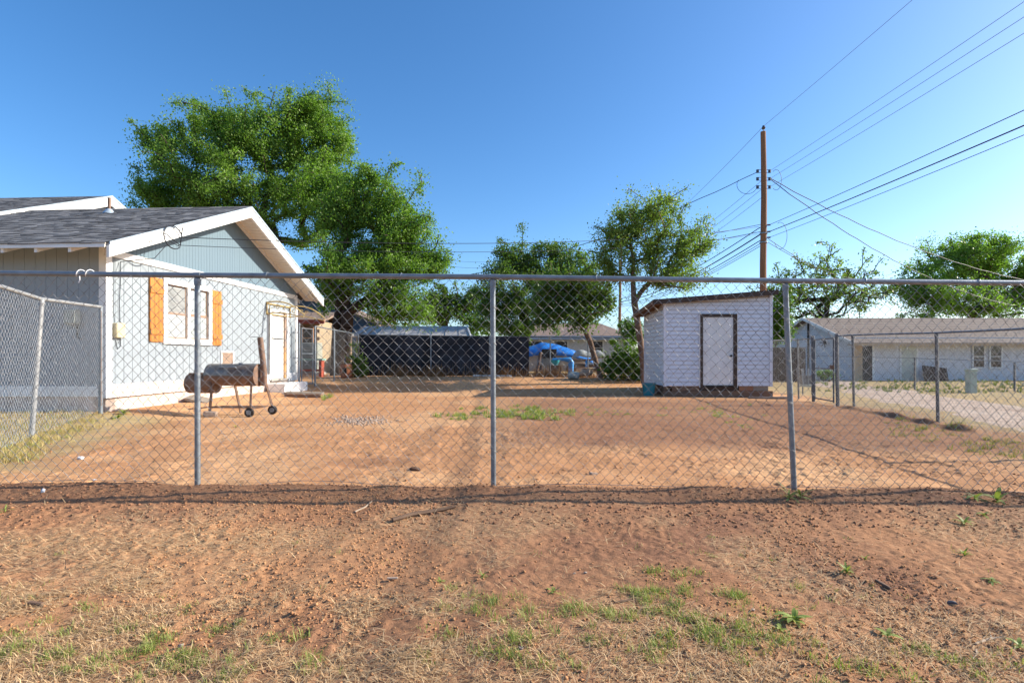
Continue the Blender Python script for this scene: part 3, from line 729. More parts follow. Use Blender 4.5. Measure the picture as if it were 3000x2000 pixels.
# ------------------------------------------------------------------ shed
def shed():
    g = -.07; x0, x1, y0, y1 = 4.45, 7.62, 15.5, 17.8
    t = thing('shed', 'white lap sided shed with a slanted dark roof and a single door', 'shed', ((x0+x1)/2, y0, g))
    zb = .25; zt = lambda x, y: 2.70+.079*(x-4.18)-.085*(y-15.4)
    rf = MB(); xa, xb, ya, yb = 4.10, 7.72, 15.33, 17.95; th = .05
    q = [(xa, ya), (xb, ya), (xb, yb), (xa, yb)]
    rf.add([(x, y, zt(x, y)+.06) for x, y in q]+[(x, y, zt(x, y)+.02) for x, y in q], [(0,1,2,3),(7,6,5,4),(0,4,5,1),(1,5,6,2),(2,6,7,3),(3,7,4,0)])
    rf.build('roof', shed_roof_m, t)
    MB().add([(xa, ya-.02, zt(xa, ya)+.035), (xb, ya-.02, zt(xb, ya)+.035), (xb, ya+.01, zt(xb, ya)+.035), (xa, ya+.01, zt(xa, ya)+.035),
              (xa, ya-.02, zt(xa, ya)-.085), (xb, ya-.02, zt(xb, ya)-.085), (xb, ya+.01, zt(xb, ya)-.085), (xa, ya+.01, zt(xa, ya)-.085)],
             [(0,1,2,3),(7,6,5,4),(0,4,5,1),(1,5,6,2),(2,6,7,3),(3,7,4,0)]).build('fascia', wood_dark, t)
    MB().beam((xa+.0, ya+.02, zt(xa, ya)-.02), (xa+.0, yb, zt(xa, yb)-.02), .03, .10).build('fascia', wood_brown, t)
    for k in range(5):
        y = 15.55+k*.55; MB().beam((xa+.02, y, zt(xa, y)-.03), (x0+.1, y, zt(x0, y)-.03), .045, .09).build('rafter_tail', wood_brown, t)
    top = lambda x: zt(x, y0)-.045
    MB().prism([(x0+.02, zb), (x1-.02, zb), (x1-.02, top(x1)), (x0+.02, top(x0))], 'y', y0+.03, y0+.08).build('wall', lap_back, t)
    wl_ = MB().prism([(y0+.03, zb), (y1, zb), (y1, zt(x0, y1)-.03), (y0+.03, zt(x0, y0)-.03)], 'x', x0+.03, x0+.08).build('wall', lap_back, t)
    MB().prism([(y0+.03, zb), (y1, zb), (y1, zt(x1, y1)-.03), (y0+.03, zt(x1, y0)-.03)], 'x', x1-.08, x1-.03).build('wall', shed_white, t)
    MB().prism([(x0+.03, zb), (x1-.03, zb), (x1-.03, zt(x1, y1)-.03), (x0+.03, zt(x0, y1)-.03)], 'y', y1-.05, y1).build('wall', shed_white, t)
    dx0, dx1, dz1 = 5.49, 6.60, 2.36
    st = .124
    for k in range(21):
        z0 = zb+k*st; z1 = z0+st-.011
        for a, b in ((x0+.07, dx0), (dx1, x1-.07)) if z1 <= dz1 else ((x0+.07, x1-.07),):
            if z0 >= max(top(a), top(b)): continue
            za = min(z1, top(a)); zb_ = min(z1, top(b))
            if z0 < top(a): pts = [(a, z0), (b, z0), (b, zb_), (a, za)]
            else:
                xs = a+(z0-top(a))/(top(b)-top(a))*(b-a); pts = [(xs, z0), (b, z0), (b, zb_)]
            V = [(x, y0-.002, z) for x, z in pts[:2]]+[(x, y0+.018, z) for x, z in pts[2:]]+[(x, y0+.032, z) for x, z in pts]
            n = len(pts)
            MB().add(V, [tuple(range(n)), tuple(range(n, 2*n))[::-1]]+[(i, (i+1) % n, n+(i+1) % n, n+i) for i in range(n)]).build('siding_plank', shed_white, t)
        a, b = y0+.05, y1
        if z0 < zt(x0, b)-.06:
            za = min(z1, zt(x0, a)-.05); zc = min(z1, zt(x0, b)-.05)
            MB().add([(x0-.002, a, z0), (x0-.002, b, z0), (x0+.016, b, zc), (x0+.016, a, za), (x0+.03, a, z0), (x0+.03, b, z0), (x0+.03, b, zc), (x0+.03, a, za)],
                     [(0,1,2,3),(7,6,5,4),(0,4,5,1),(1,5,6,2),(2,6,7,3),(3,7,4,0)]).build('siding_plank', shed_white, wl_)
    box('corner_post', shed_white, t, x0-.012, x0+.07, y0-.014, y0+.05, zb-.02, top(x0)-.005)
    box('corner_post', shed_white, t, x1-.07, x1+.012, y0-.014, y0+.05, zb-.02, top(x1)-.005)
    box('corner_post', shed_white, t, x0-.012, x0+.02, y1-.05, y1+.01, zb-.02, zt(x0, y1)-.05)
    d = box('door', door_w, t, dx0+.10, dx1-.12, y0-.005, y0+.03, .27, 2.26)
    box('door_frame', wood_dark, d, dx0+.015, dx0+.095, y0-.035, y0+.06, .17, 2.355)
    box('door_frame', wood_dark, d, dx1-.115, dx1-.015, y0-.035, y0+.06, .17, 2.355)
    box('door_frame', wood_dark, d, dx0+.096, dx1-.116, y0-.034, y0+.06, 2.27, 2.356)
    box('casing_strip', white, d, dx0, dx0+.014, y0-.03, y0+.03, .2, 2.37); box('casing_strip', white, d, dx1-.014, dx1, y0-.03, y0+.03, .2, 2.37)
    box('threshold', black_m, d, dx0+.096, dx1-.116, y0-.03, y0+.04, .215, .265)
    MB().tube([(dx1-.20, y0-.005, 1.13), (dx1-.20, y0-.045, 1.13), (dx1-.20, y0-.06, 1.13)], [.022, .018, .034], 12).build('door_knob', black_m, d, smooth=True)
    box('skid_beam', wood_brown, t, x0-.02, x1+.02, y0+.0, y0+.10, g-.05, .10); box('skid_beam', wood_brown, t, x0, x1, y1-.2, y1-.1, g-.05, .12)
    box('rim_joist', wood_brown, t, x0+.25, x0+1.05, y0+.02, y0+.06, .105, .245); box('rim_joist', wood_dark, t, x0+1.06, x0+2.2, y0+.03, y0+.07, .105, .245)
    box('rim_joist', mk('fresh brown block', (.30, .15, .08), (.24, .12, .07), 6), t, x0+2.21, x0+2.62, y0+.01, y0+.08, .105, .245); box('rim_joist', wood_grey, t, x0+2.63, x1-.1, y0+.03, y0+.07, .105, .245)
    for y in (y0+.12, y0+.9, y0+1.7): box('floor_block', wood_brown, t, x0+.03, x0+.2, y, y+.25, g-.05, .24)
    o = MB().rbox((7.3, 15.1, gzf(7.3, 15.1)+.03), (1.1, .10, .06), (0, 0, .04)).build('loose_board', wood_grey)
    setp(o, 'thin grey plank lying on the ground before the shed', 'board', 'loose boards near the shed')
    b = thing('plastic_bin', 'dark teal plastic bin standing at the shed corner', 'bin', (4.07, 15.75, gzf(4.07, 15.75)))
    z = gzf(4.07, 15.75)
    MB().tube([(4.07, 15.75, z), (4.07, 15.75, z+.36)], [.155, .20], 20).build('tub', teal_plastic, b, smooth=True)
    MB().tube([(4.07, 15.75, z+.335), (4.07, 15.75, z+.37)], [.215, .215], 20).build('rim', teal_plastic, b, smooth=True)
shed()

# ------------------------------------------------------------------ utility poles and lines
P1 = (10.46, 22.0); P2 = (10.2, 50.0); P0 = (10.75, -14.0)
def pole(p, label, zt, r0, r1):
    g = gzf(*p)
    t = thing('utility_pole', label, 'utility pole', (p[0], p[1], g), 'wooden utility poles')
    x, y = p
    MB().tube([(x+.02*math.sin(k*1.3), y, g-.3+(zt-g+.3)*k/8) for k in range(9)], [r0+(r1-r0)*k/8 for k in range(9)], 14).build('pole_shaft', pole_m, t, smooth=True)
    MB().tube([(x, y, zt-.05), (x, y, zt+.12)], .02, 8).build('pin', galv, t)
    MB().tube([(x, y, zt+.10), (x, y, zt+.16), (x, y, zt+.19), (x, y, zt+.25)], [.05, .085, .06, .045], 12).build('insulator', porcelain, t, smooth=True)
    for z in (8.81, 8.49, 8.15):
        for s in (-1, 1):
            b = MB(); b.beam((x+s*.12, y, z+.06), (x+s*.30, y, z+.06), .03, .012).beam((x+s*.12, y, z-.06), (x+s*.30, y, z-.06), .03, .012)
            b.tube([(x+s*.25, y, z-.06), (x+s*.25, y, z+.06)], .055, 10); b.build('spool_bracket', porcelain, t, smooth=True)
    for z in (6.56, 6.28, 6.04):
        MB().tube([(x+.12, y-.06, z), (x+.24, y-.1, z)], .035, 8).build('cable_clamp', galv_dark, t)
    MB().tube([(x, y, 6.2), (x, y, 6.25)], r0*.94+.012, 14).build('band', galv, t)
    MB().tube([(x, y, 5.82), (x, y, 5.87)], r0*.95+.012, 14).build('band', galv, t)
    return t
pole(P1, 'tall reddish brown utility pole rising behind the white shed', 10.45, .155, .105)
pole(P2, 'distant brown utility pole standing beyond the brown roofed house', 10.3, .16, .11)

def cable(a, b, sag, r, label, group=None, mat=line_m, wig=0, n=36):
    a = Vector(a); b = Vector(b); pts = []
    for i in range(n+1):
        u = i/n; p = a.lerp(b, u); p.z -= 4*sag*u*(1-u)
        if wig: p.z += wig*math.sin(u*70); p.x += wig*math.cos(u*70)
        pts.append(p)
    o = MB().tube(pts, r, 6).build('power_line', mat, smooth=True)
    return setp(o, label, 'power line', group)
x1, y1 = P1
NE = 'lines coming over the yard to the pole'; FA = 'lines running on from the pole to the distant pole'
cable((x1, y1, 10.68), (P0[0], P0[1], 10.7), .30, .006, 'topmost thin line rising from the tip insulator of the pole', mat=line_l)
for z, w in ((8.81, 'highest'), (8.49, 'middle'), (8.15, 'lowest')):
    cable((x1+.25, y1, z), (P0[0], P0[1], z+.05), .35, .006, w+' of three thin lines leaving the spool insulators over the alley', NE, line_l)
cable((x1+.2, y1-.1, 6.56), (P0[0]+.1, P0[1], 6.45), .32, .010, 'thick black cable leaving the pole, uppermost of the low bundle')
cable((x1+.2, y1-.1, 6.28), (P0[0]+.1, P0[1], 6.15), .36, .015, 'thickest black cable leaving the pole in the middle of the low bundle')
cable((x1+.2, y1-.1, 6.04), (P0[0]+.1, P0[1], 6.05), .36, .008, 'black cable leaving the pole, lowest of the low bundle')
cable((x1, y1, 10.68), (P2[0], P2[1], 10.5), .5, .008, 'topmost thin line running from the pole tip to the distant pole', mat=line_l)
for z, w in ((8.7, 'highest'), (8.35, 'middle'), (8.0, 'lowest')):
    cable((x1-.1, y1, z-.3), (P2[0], P2[1], z), .6, .008, w+' of three thin lines from the spool insulators towards the distant pole', FA, line_l)
for z, r, w in ((6.5, .018, 'highest'), (6.2, .026, 'thickest'), (5.95, .018, 'third'), (5.82, .012, 'fourth'), (5.72, .012, 'lowest')):
    cable((x1-.1, y1+.1, z), (P2[0], P2[1], z+.1), .55, r, w+' of five low black cables from the pole to the distant pole', 'low cables to the distant pole')
# service drops
hp = Vector((HX, HY, 0)) + Matrix.Rotation(HROT, 3, 'Z') @ Vector((.68, .95, 3.45))
cable((x1-.2, y1, 6.5), hp, .35, .008, 'upper thin cable strung from the pole to the blue house gable')
cable((x1-.2, y1, 6.2), hp+Vector((0, -.02, -.16)), .38, .006, 'lower thin cable strung from the pole to the blue house gable')
cable((x1-.25, y1, 8.78), (-9.0, 28.0, 4.7), 1.15, .014, 'thick service cable dropping left from the pole behind the trees', wig=.012)
cable((x1+.3, y1, 8.50), (33.0, 31.0, 5.2), .9, .016, 'twisted service cable dropping from the pole to the leafy tree', wig=.015)
cable((x1+.3, y1, 8.45), (29.5, 31.0, 4.1), .85, .016, 'twisted service cable dropping from the pole to the white house roof', wig=.015)
cable((x1+.2, y1, 6.0), (31.0, 42.0, 8.2), 1.3, .012, 'thin line leaving the pole low above the sparse tree')
cable((x1+.2, y1, 5.85), (24.0, 30.5, 3.6), .35, .011, 'thin slack line leading from the pole down to the long roof')
cable((x1-.1, y1, 6.6), (-9.0, 62.0, 12.6), .9, .012, 'faint upper line leading left from the pole over the far trees', mat=line_l)
cable((x1-.1, y1, 6.3), (-9.0, 62.0, 11.9), .9, .014, 'faint lower line leading left from the pole over the far trees', mat=line_l)
def jumper(pts, label):
    o = MB().tube(pts, .009, 5).build('jumper_wire', line_m, smooth=True); setp(o, label, 'wire')
def loop(cx, cz, rx, rz, a0, a1): return [(cx+rx*math.cos(a), y1-.15, cz+rz*math.sin(a)) for a in np.linspace(a0, a1, 20)]
jumper(loop(x1+.45, 8.4, .22, .42, -2.2, 2.2), 'loose wire loop hanging beside the spool insulators toward the alley')
jumper(loop(x1-.75, 8.2, .42, .38, 2.6, 6.2), 'slack wire loop hanging under the service cable beside the pole')
jumper(loop(x1+.62, 6.1, .28, .55, -2.6, 2.0), 'thin wire loop hanging from the low cables at the pole')

# ------------------------------------------------------------------ trees
def leaves_np(C, size, rng, droop=.3):
    n = len(C)
    a = rng.normal(size=(n, 3)); a[:, 2] -= droop; a /= np.linalg.norm(a, axis=1)[:, None]
    b = rng.normal(size=(n, 3)); b -= (a*b).sum(1)[:, None]*a; b /= np.linalg.norm(b, axis=1)[:, None]
    L = size*rng.uniform(.6, 1.35, n)[:, None]; W = L*.30
    V = np.stack([C-a*L*.5, C+b*W, C+a*L*.5, C-b*W], 1).reshape(-1, 3)
    Fq = np.arange(n*4).reshape(n, 4)
    return V, Fq
def tree(name, label, base, lobes, trunk, lean_to, r0, leaf, per, lmat, bmat, seed, group=None, sig=.33, stems=1, droop=.3, tint_lo=0, limbs_only=False, shell=.45, cat='tree'):
    rng = np.random.default_rng(seed); t = thing(name, label, cat, base, group); base = np.array(base, float)
    nodes = []; par = []
    nodes.append(base-np.array([0, 0, .2])); par.append(-1)
    tops = []
    for s in range(stems):
        sp = np.array([rng.uniform(-.35, .35), rng.uniform(-.35, .35), 0])*(s > 0 or stems > 1)
        prev = 0; k = 6; end = np.array(lean_to, float)+sp*2.2
        for i in range(1, k+1):
            u = i/k; p = base+(end-base)*u+sp*(.6*math.sin(u*math.pi))+rng.normal(size=3)*.05*(i < k)
            nodes.append(p); par.append(prev); prev = len(nodes)-1
        tops.append(prev)
    tips = []
    for (cx, cy, cz, rx, ry, rz, n) in lobes:
        n = int(n*1.35)
        d = rng.normal(size=(n, 3)); d /= np.linalg.norm(d, axis=1)[:, None]
        az = np.arctan2(d[:, 1], d[:, 0]); lump = .74+.5*vn(az*2.1+cx, d[:, 2]*3.1+cz, seed)
        rr_ = rng.random(n)**shell*lump; wh = rng.random(n) < .10; rr_ = np.where(wh, lump*rng.uniform(1.0, 1.3, n), rr_)
        tips.append(np.array([cx, cy, cz])+d*rr_[:, None]*np.array([rx, ry, rz])+np.array([0, 0, 1.])*(.25*rz*wh*(d[:, 2] > 0))[:, None])
    tips = np.concatenate(tips); tb = nodes[tops[0]]
    tips = tips[np.argsort(np.linalg.norm(tips-tb, axis=1))]
    tipidx = []
    for p in tips:
        A = np.array(nodes[1:]); dv = p-A; d = np.linalg.norm(dv, axis=1)+1e-6; B_ = A-np.array([nodes[q] for q in par[1:]]); B_ /= np.linalg.norm(B_, axis=1)[:, None]+1e-6
        d = d*(1.35-.45*(dv*B_).sum(1)/d)+.4*np.maximum(0, A[:, 2]-p[2]+.15)
        j = int(np.argmin(d))+1; q = nodes[j]; dist = np.linalg.norm(p-q); m = max(1, int(dist/.45)); prev = j
        for i in range(1, m+1):
            u = i/m; w = q+(p-q)*u; w = w+np.array([0, 0, .10*dist*math.sin(u*math.pi)])+(rng.normal(size=3)*.06*dist/m if i < m else 0)
            nodes.append(w); par.append(prev); prev = len(nodes)-1
        tipidx.append(prev)
    N = len(nodes); A = np.array(nodes); rad = np.zeros(N); cnt = np.zeros(N)
    for i in range(N-1, 0, -1):
        if cnt[i] == 0: cnt[i] = 1
        cnt[par[i]] += cnt[i]
    rad = .008+(r0-.008)*(cnt/cnt[1:].max())**.6; rad = np.minimum(rad, r0*1.15)
    # limbs
    Vs = []; Fs = []; k0 = 0
    for i in range(1, N):
        j = par[i]; d = A[i]-A[j]; L = np.linalg.norm(d)
        if L < 1e-4: continue
        d /= L; u = np.cross(d, [0, 0, 1.]) if abs(d[2]) < .95 else np.cross(d, [1., 0, 0]); u /= np.linalg.norm(u); w = np.cross(u, d)
        n = 8 if rad[i] > .06 else (5 if rad[i] > .025 else 3)
        a = 2*np.pi*np.arange(n)/n; ring = np.cos(a)[:, None]*u+np.sin(a)[:, None]*w
        rj = min(rad[j], rad[i]*1.35) if j != 0 else rad[i]*1.25
        Vs.append(A[j]+ring*rj); Vs.append(A[i]+ring*rad[i])
        q = np.arange(n); Fs.append(np.stack([k0+q, k0+(q+1) % n, k0+n+(q+1) % n, k0+n+q], 1)); k0 += 2*n
    V = np.concatenate(Vs)-base
    me = mesh_np('trunk', V, np.concatenate(Fs), None, bmat, smooth=True); link('trunk', me, t, base)
    # leaves in clumps about the twig ends, thinner along the last twig length
    T = A[tipidx]; Pp = A[[par[i] for i in tipidx]]
    C = np.repeat(T, per, 0); Q = np.repeat(Pp, per, 0); G_ = A[[par[max(par[i], 1)] if par[i] > 0 else 0 for i in tipidx]]; G_[[par[i] <= 6*stems for i in tipidx]] = Pp[[par[i] <= 6*stems for i in tipidx]]
    deep = rng.random(len(C))[:, None] < .3; Q = np.where(deep, np.repeat(G_, per, 0), Q); u = rng.random(len(C))[:, None]**1.3
    s = sig*np.repeat(rng.uniform(.4, 1.25, len(T)), per)[:, None]*rng.uniform(.35, 1.25, len(C))[:, None]
    C = C+(Q-C)*u*.9+np.clip(rng.normal(size=C.shape), -1.7, 1.7)*s*np.array([1, 1, .75])+np.array([0, 0, -.12*sig])
    keep = np.repeat(rng.random(len(T)) > -1, per); C = C[keep]
    V, Fq = leaves_np(C, leaf, rng, droop)
    clump = np.repeat(rng.random(len(T)), per)[keep]
    tint = np.clip(tint_lo+.55*clump+.45*rng.random(len(C)), 0, 1)
    me = mesh_np('crown', V-base, Fq, None, lmat, np.repeat(tint, 4)); link('crown', me, t, base)
    return t
def tg(px, Y): x = PX(px, Y); return (x, Y, gzf(x, Y))
def lobe(px, py, Y, wpx, hpx, n, dy=0, ry=None):
    rx = wpx/1550*Y; return (PX(px, Y+dy), Y+dy, PZ(py, Y+dy), rx, ry or rx*.9, hpx/1550*Y, n)
Y = 25.0
tree('elm_tree', 'large bright green elm towering behind the blue house roof', tg(760, Y),
     [lobe(800, 420, Y, 165, 120, 120), lobe(930, 470, Y, 110, 150, 95), lobe(600, 450, Y, 150, 105, 95, -1), lobe(480, 530, Y, 110, 85, 55, 0), lobe(720, 560, Y, 190, 110, 90, -1),
      lobe(925, 620, Y, 110, 120, 70, -1.5), lobe(880, 340, Y, 80, 55, 36), lobe(640, 345, Y, 110, 50, 40), lobe(470, 410, Y, 60, 60, 22), lobe(980, 390, Y, 60, 70, 26), lobe(470, 590, Y, 85, 45, 30), lobe(590, 590, Y, 90, 50, 30), lobe(920, 310, Y, 70, 45, 26), lobe(985, 545, Y, 75, 75, 34, -1)],
     None, (PX(760, Y), Y, 5.4), .34, .098, 165, leaf_elm, bark, 11, sig=.31, stems=2, tint_lo=.05, group='elms behind the house')
Y = 21.8
tree('elm_tree', 'leafy elm with drooping boughs beside the black screened fence', tg(985, Y),
     [lobe(1120, 600, Y, 105, 90, 70), lobe(1190, 680, Y, 90, 90, 60, -.5), lobe(1010, 650, Y, 90, 110, 60), lobe(1040, 800, Y, 140, 80, 75, -1), lobe(1200, 790, Y, 100, 70, 55, -.5),
      lobe(1150, 890, Y, 90, 60, 38, -.5), lobe(1085, 520, Y, 45, 35, 16), lobe(1270, 760, Y, 45, 40, 16), lobe(960, 840, Y, 60, 60, 22), lobe(1210, 900, Y, 70, 55, 22), lobe(1040, 570, Y, 60, 60, 22), lobe(1130, 700, Y, 130, 90, 40)],
     None, (PX(1030, Y), Y, 4.2), .24, .09, 155, leaf_elm, bark, 22, sig=.28, stems=3, group='elms behind the house')
Y = 29.0
tree('elm_tree', 'dark drooping tree behind the black screened fence', tg(1530, Y),
     [lobe(1500, 760, Y, 80, 60, 46), lobe(1600, 790, Y, 90, 75, 55), lobe(1470, 860, Y, 80, 80, 55, -1), lobe(1580, 890, Y, 100, 80, 65, -1), lobe(1690, 800, Y, 70, 75, 40), lobe(1440, 920, Y, 50, 60, 26, -1),
      lobe(1620, 730, Y, 50, 30, 14), lobe(1500, 950, Y, 70, 50, 34, -1.5)],
     None, (PX(1545, Y), Y, 4.0), .26, .108, 140, leaf_dark, bark, 33, sig=.34, stems=2, droop=.8)
Y = 18.6
tree('shade_tree', 'open crowned tree with a slender leaning trunk beside the shed', tg(1890, Y),
     [lobe(1900, 640, Y, 120, 65, 62), lobe(1860, 740, Y, 115, 80, 62), lobe(2000, 740, Y, 90, 85, 55), lobe(1800, 680, Y, 70, 60, 30), lobe(1780, 800, Y, 55, 50, 18), lobe(2040, 700, Y, 60, 55, 22),
      lobe(1960, 820, Y, 100, 40, 24), lobe(1950, 585, Y, 70, 28, 10)],
     None, (PX(1858, Y), Y, PZ(885, Y)), .115, .075, 95, leaf_olive, bark_l, 44, sig=.23, stems=1, tint_lo=.1)
Y = 20.2
tree('shade_tree', 'small dark tree leaning over the pile of junk behind the fence', tg(1768, 19.9),
     [lobe(1650, 850, Y, 85, 65, 40), lobe(1720, 830, Y, 70, 70, 34), lobe(1600, 900, Y, 55, 55, 22), lobe(1760, 870, Y, 50, 50, 18), lobe(1690, 930, Y, 90, 35, 20)],
     None, (PX(1700, Y), Y, PZ(945, Y)), .10, .12, 90, leaf_dark, bark_l, 55, sig=.25, stems=1)
Y = 38.0
tree('sparse_tree', 'thinly leafed tree with bare grey limbs behind the long white house', tg(2400, Y),
     [lobe(2420, 800, Y, 120, 60, 70), lobe(2300, 850, Y, 95, 70, 50), lobe(2520, 850, Y, 95, 60, 45), lobe(2230, 900, Y, 60, 60, 25), lobe(2400, 880, Y, 130, 60, 50)],
     None, (PX(2400, Y), Y, 4.2), .20, .16, 36, leaf_olive, bark, 66, sig=.32, stems=4)
Y = 41.0
tree('spreading_tree', 'full green tree spreading over the long shingle roof', tg(2840, Y),
     [lobe(2850, 760, Y, 130, 65, 85), lobe(2960, 800, Y, 110, 80, 70), lobe(2700, 830, Y, 90, 55, 50, -1), lobe(2780, 880, Y, 140, 50, 60, -2), lobe(2930, 890, Y, 110, 50, 45), lobe(3080, 820, Y, 90, 90, 45), lobe(2860, 715, Y, 90, 30, 24)],
     None, (PX(2840, Y), Y, 4.6), .40, .15, 150, leaf_elm, bark, 77, sig=.47, stems=3, tint_lo=.1)
Y = 36.0
tree('small_tree', 'small crooked tree rising over the grey sheet metal roof', tg(1300, Y),
     [lobe(1290, 880, Y, 75, 50, 40), lobe(1350, 900, Y, 60, 50, 26), lobe(1250, 920, Y, 50, 40, 20), lobe(1400, 880, Y, 50, 60, 24)],
     None, (PX(1310, Y), Y, 3.4), .26, .17, 80, leaf_dark, bark, 88, sig=.36, stems=2)
def bush(label, px, Yb, lobes, seed, mat=leaf_bush, leaf=.09, per=70, sig=.16, group=None):
    b = tg(px, Yb)
    return tree('bush', label, b, lobes, None, (b[0], b[1], b[2]+.35), .03, leaf, per, mat, bark, seed, group, sig=sig, stems=3, shell=.5, cat='bush')
bush('bright green bush growing between the leaning tree and the shed', 1835, 19.4, [lobe(1830, 1060, 19.4, 62, 52, 60), lobe(1790, 1080, 19.4, 30, 35, 20), lobe(1870, 1070, 19.2, 25, 50, 24)], 101)
bush('green shrub growing behind the shed on its alley side', 2290, 27, [lobe(2290, 930, 27, 35, 70, 45), lobe(2300, 850, 27, 20, 40, 12)], 102, leaf=.13, sig=.25)
bush('round shrub beside the brown roofed house', 1850, 40, [lobe(1850, 965, 40, 42, 40, 40)], 103, leaf_bush, .16, 60, .35)
bush('leafy vine climbing the fence post by the rusty stove', 1040, 19.7, [lobe(1035, 1060, 19.7, 22, 40, 22), lobe(1065, 1075, 19.7, 14, 25, 10)], 104, leaf_dark, .08, 40, .12)
bush('pale green bush behind the black screened fence', 1400, 31, [lobe(1400, 960, 31, 45, 45, 26)], 105, leaf_bush, .14, 60, .3)
bush('low green weeds along the white house wall by its gable', 2410, 28.5, [lobe(2410, 1095, 28.5, 30, 12, 18)], 106, leaf_bush, .10, 50, .18)
for k, (px, Yb, wd, hd) in enumerate(((200, 95, 260, 45), (700, 110, 420, 30), (1150, 90, 260, 45), (1650, 120, 500, 22), (2150, 100, 220, 38), (2650, 120, 420, 26), (3150, 90, 260, 50))):
    b = tg(px, Yb)
    tree('distant_tree', ['distant tree line behind the blue house', 'low distant trees left of the elm trunks', 'distant trees seen past the drooping elm', 'low distant trees beyond the brown roofed house', 'distant trees behind the sparse tree', 'low distant trees beyond the long roof', 'distant trees beside the spreading tree'][k], b,
         [lobe(px, 1045-hd, Yb, wd, hd, 60)], None, (b[0], b[1], 2.0), .4, .7, 60, leaf_dark, bark, 200+k, sig=1.2, group='distant trees')

# ------------------------------------------------------------------ fences at the back
BF = 20.5
def back_fence():
    t = thing('chain_link_fence', 'low chain link fence along the back of the yard', 'fence', (0, BF, .35))
    zt = lambda x: 1.95-.012*(x+6)
    for x in (-5.95, -3.14, -.87, 1.48, 2.94, 4.5): post(t, (x, BF-.03, gzf(x, BF)), zt(x)+.01, .024, mat=galv)
    rail(t, [(x, BF, zt(x)) for x in np.linspace(-5.95, 4.6, 8)], .018, galv_dark)
    add_chain(t, [(.62, BF, gzf(.6, BF), zt(.6)), (4.6, BF, gzf(4.6, BF), zt(4.6))], .09, .095, .0017, mat=galv_dark, sides=3, two=False, seed=33)
    t2 = thing('chain_link_fence', 'short chain link fence between the house gate and the black screen', 'fence', (-6.2, 18.5, .3))
    pp = [(-6.44, 17.3, 2.1), (-6.25, 18.6, 2.05), (-5.97, 20.4, 1.97)]
    for x, y, z in pp[:2]: post(t2, (x, y, gzf(x, y)), z, .03)
    rail(t2, pp, .02); add_chain(t2, [(x, y, gzf(x, y)+.03, z) for x, y, z in pp], .0862, .0928, .0018, sides=3, two=False, seed=34)
    g = thing('walk_gate', 'chain link walk gate at the back corner of the blue house', 'gate', (-6.5, 16.9, .2))
    post(g, (-6.66, 16.55, gzf(-6.66, 16.55)), 2.14, .032); a, b = (-6.62, 16.65), (-6.48, 17.2)
    for x, y in (a, b): MB().tube([(x, y, .22), (x, y, 2.02)], .02, 8).build('gate_stile', galv, g, smooth=True)
    for z in (.24, 1.2, 2.0): MB().tube([(*a, z), (*b, z)], .017, 8).build('gate_rail', galv, g, smooth=True)
    add_chain(g, [(*a, .24, 2.0), (*b, .24, 2.0)], .0862, .0928, .0017, sides=3, two=False, seed=35)
    # black privacy screen, hanging in shallow folds
    xs = np.linspace(-5.93, .66, 150); zs = np.linspace(0, 1, 14); V = []
    for u in zs:
        for x in xs:
            zb = gzf(x, BF)+.02; z = zb+(zt(x)-.01-zb)*u
            V.append((x, BF+.04+.035*math.sin(x*5.2+math.sin(x*1.7)*2)*(1.1-u)+.02*math.sin(x*13+u*3)*(1-u), z))
    nx = len(xs); Fc = [(j*nx+i, j*nx+i+1, (j+1)*nx+i+1, (j+1)*nx+i) for j in range(13) for i in range(nx-1)]
    me = mesh_np('privacy_screen', np.array(V)-np.array([0, BF, .3]), Fc, None, black_screen, smooth=True)
    o = setp(link('privacy_screen', me, None, (0, BF, .3)), 'black cloth privacy screen stretched along the back fence', 'screen')
    o.modifiers.new('thick', 'SOLIDIFY').thickness = .004
back_fence()

# ------------------------------------------------------------------ things behind the yard
def simple_roof(parent, x0, x1, y0, y1, ze, zr, mat, ov=.4, name='roof'):
    ym = (y0+y1)/2
    for s, a in ((0, y0-ov), (1, y1+ov)):
        zz = ze-(zr-ze)*ov/(ym-y0)
        MB().prism([(a, zz), (ym, zr), (ym, zr-.12), (a, zz-.12)], 'x', x0-ov, x1+ov).build(name, mat, parent)
def window(parent, x0, x1, y, z0, z1, frame=white, glass=black_m, bars=0, axis='y'):
    w = MB().box(x0, x1, y-.02, y+.02, z0, z1).build('window', glass, parent)
    for a in ((x0-.07, x0, z0-.07, z1+.07), (x1, x1+.07, z0-.07, z1+.07)): box('frame', frame, w, a[0], a[1], y-.05, y-.001, a[2], a[3])
    for z in (z0-.07, z1): box('frame', frame, w, x0, x1, y-.049, y-.001, z, z+.07)
    box('sash_bar', frame, w, x0, x1, y-.035, y-.021, (z0+z1)/2-.02, (z0+z1)/2+.02)
    for k in range(bars):
        x = x0+(k+.5)*(x1-x0)/bars; MB().tube([(x, y-.07, z0-.05), (x, y-.07, z1+.05)], .012, 5).build('bar', black_m, w)
    return w
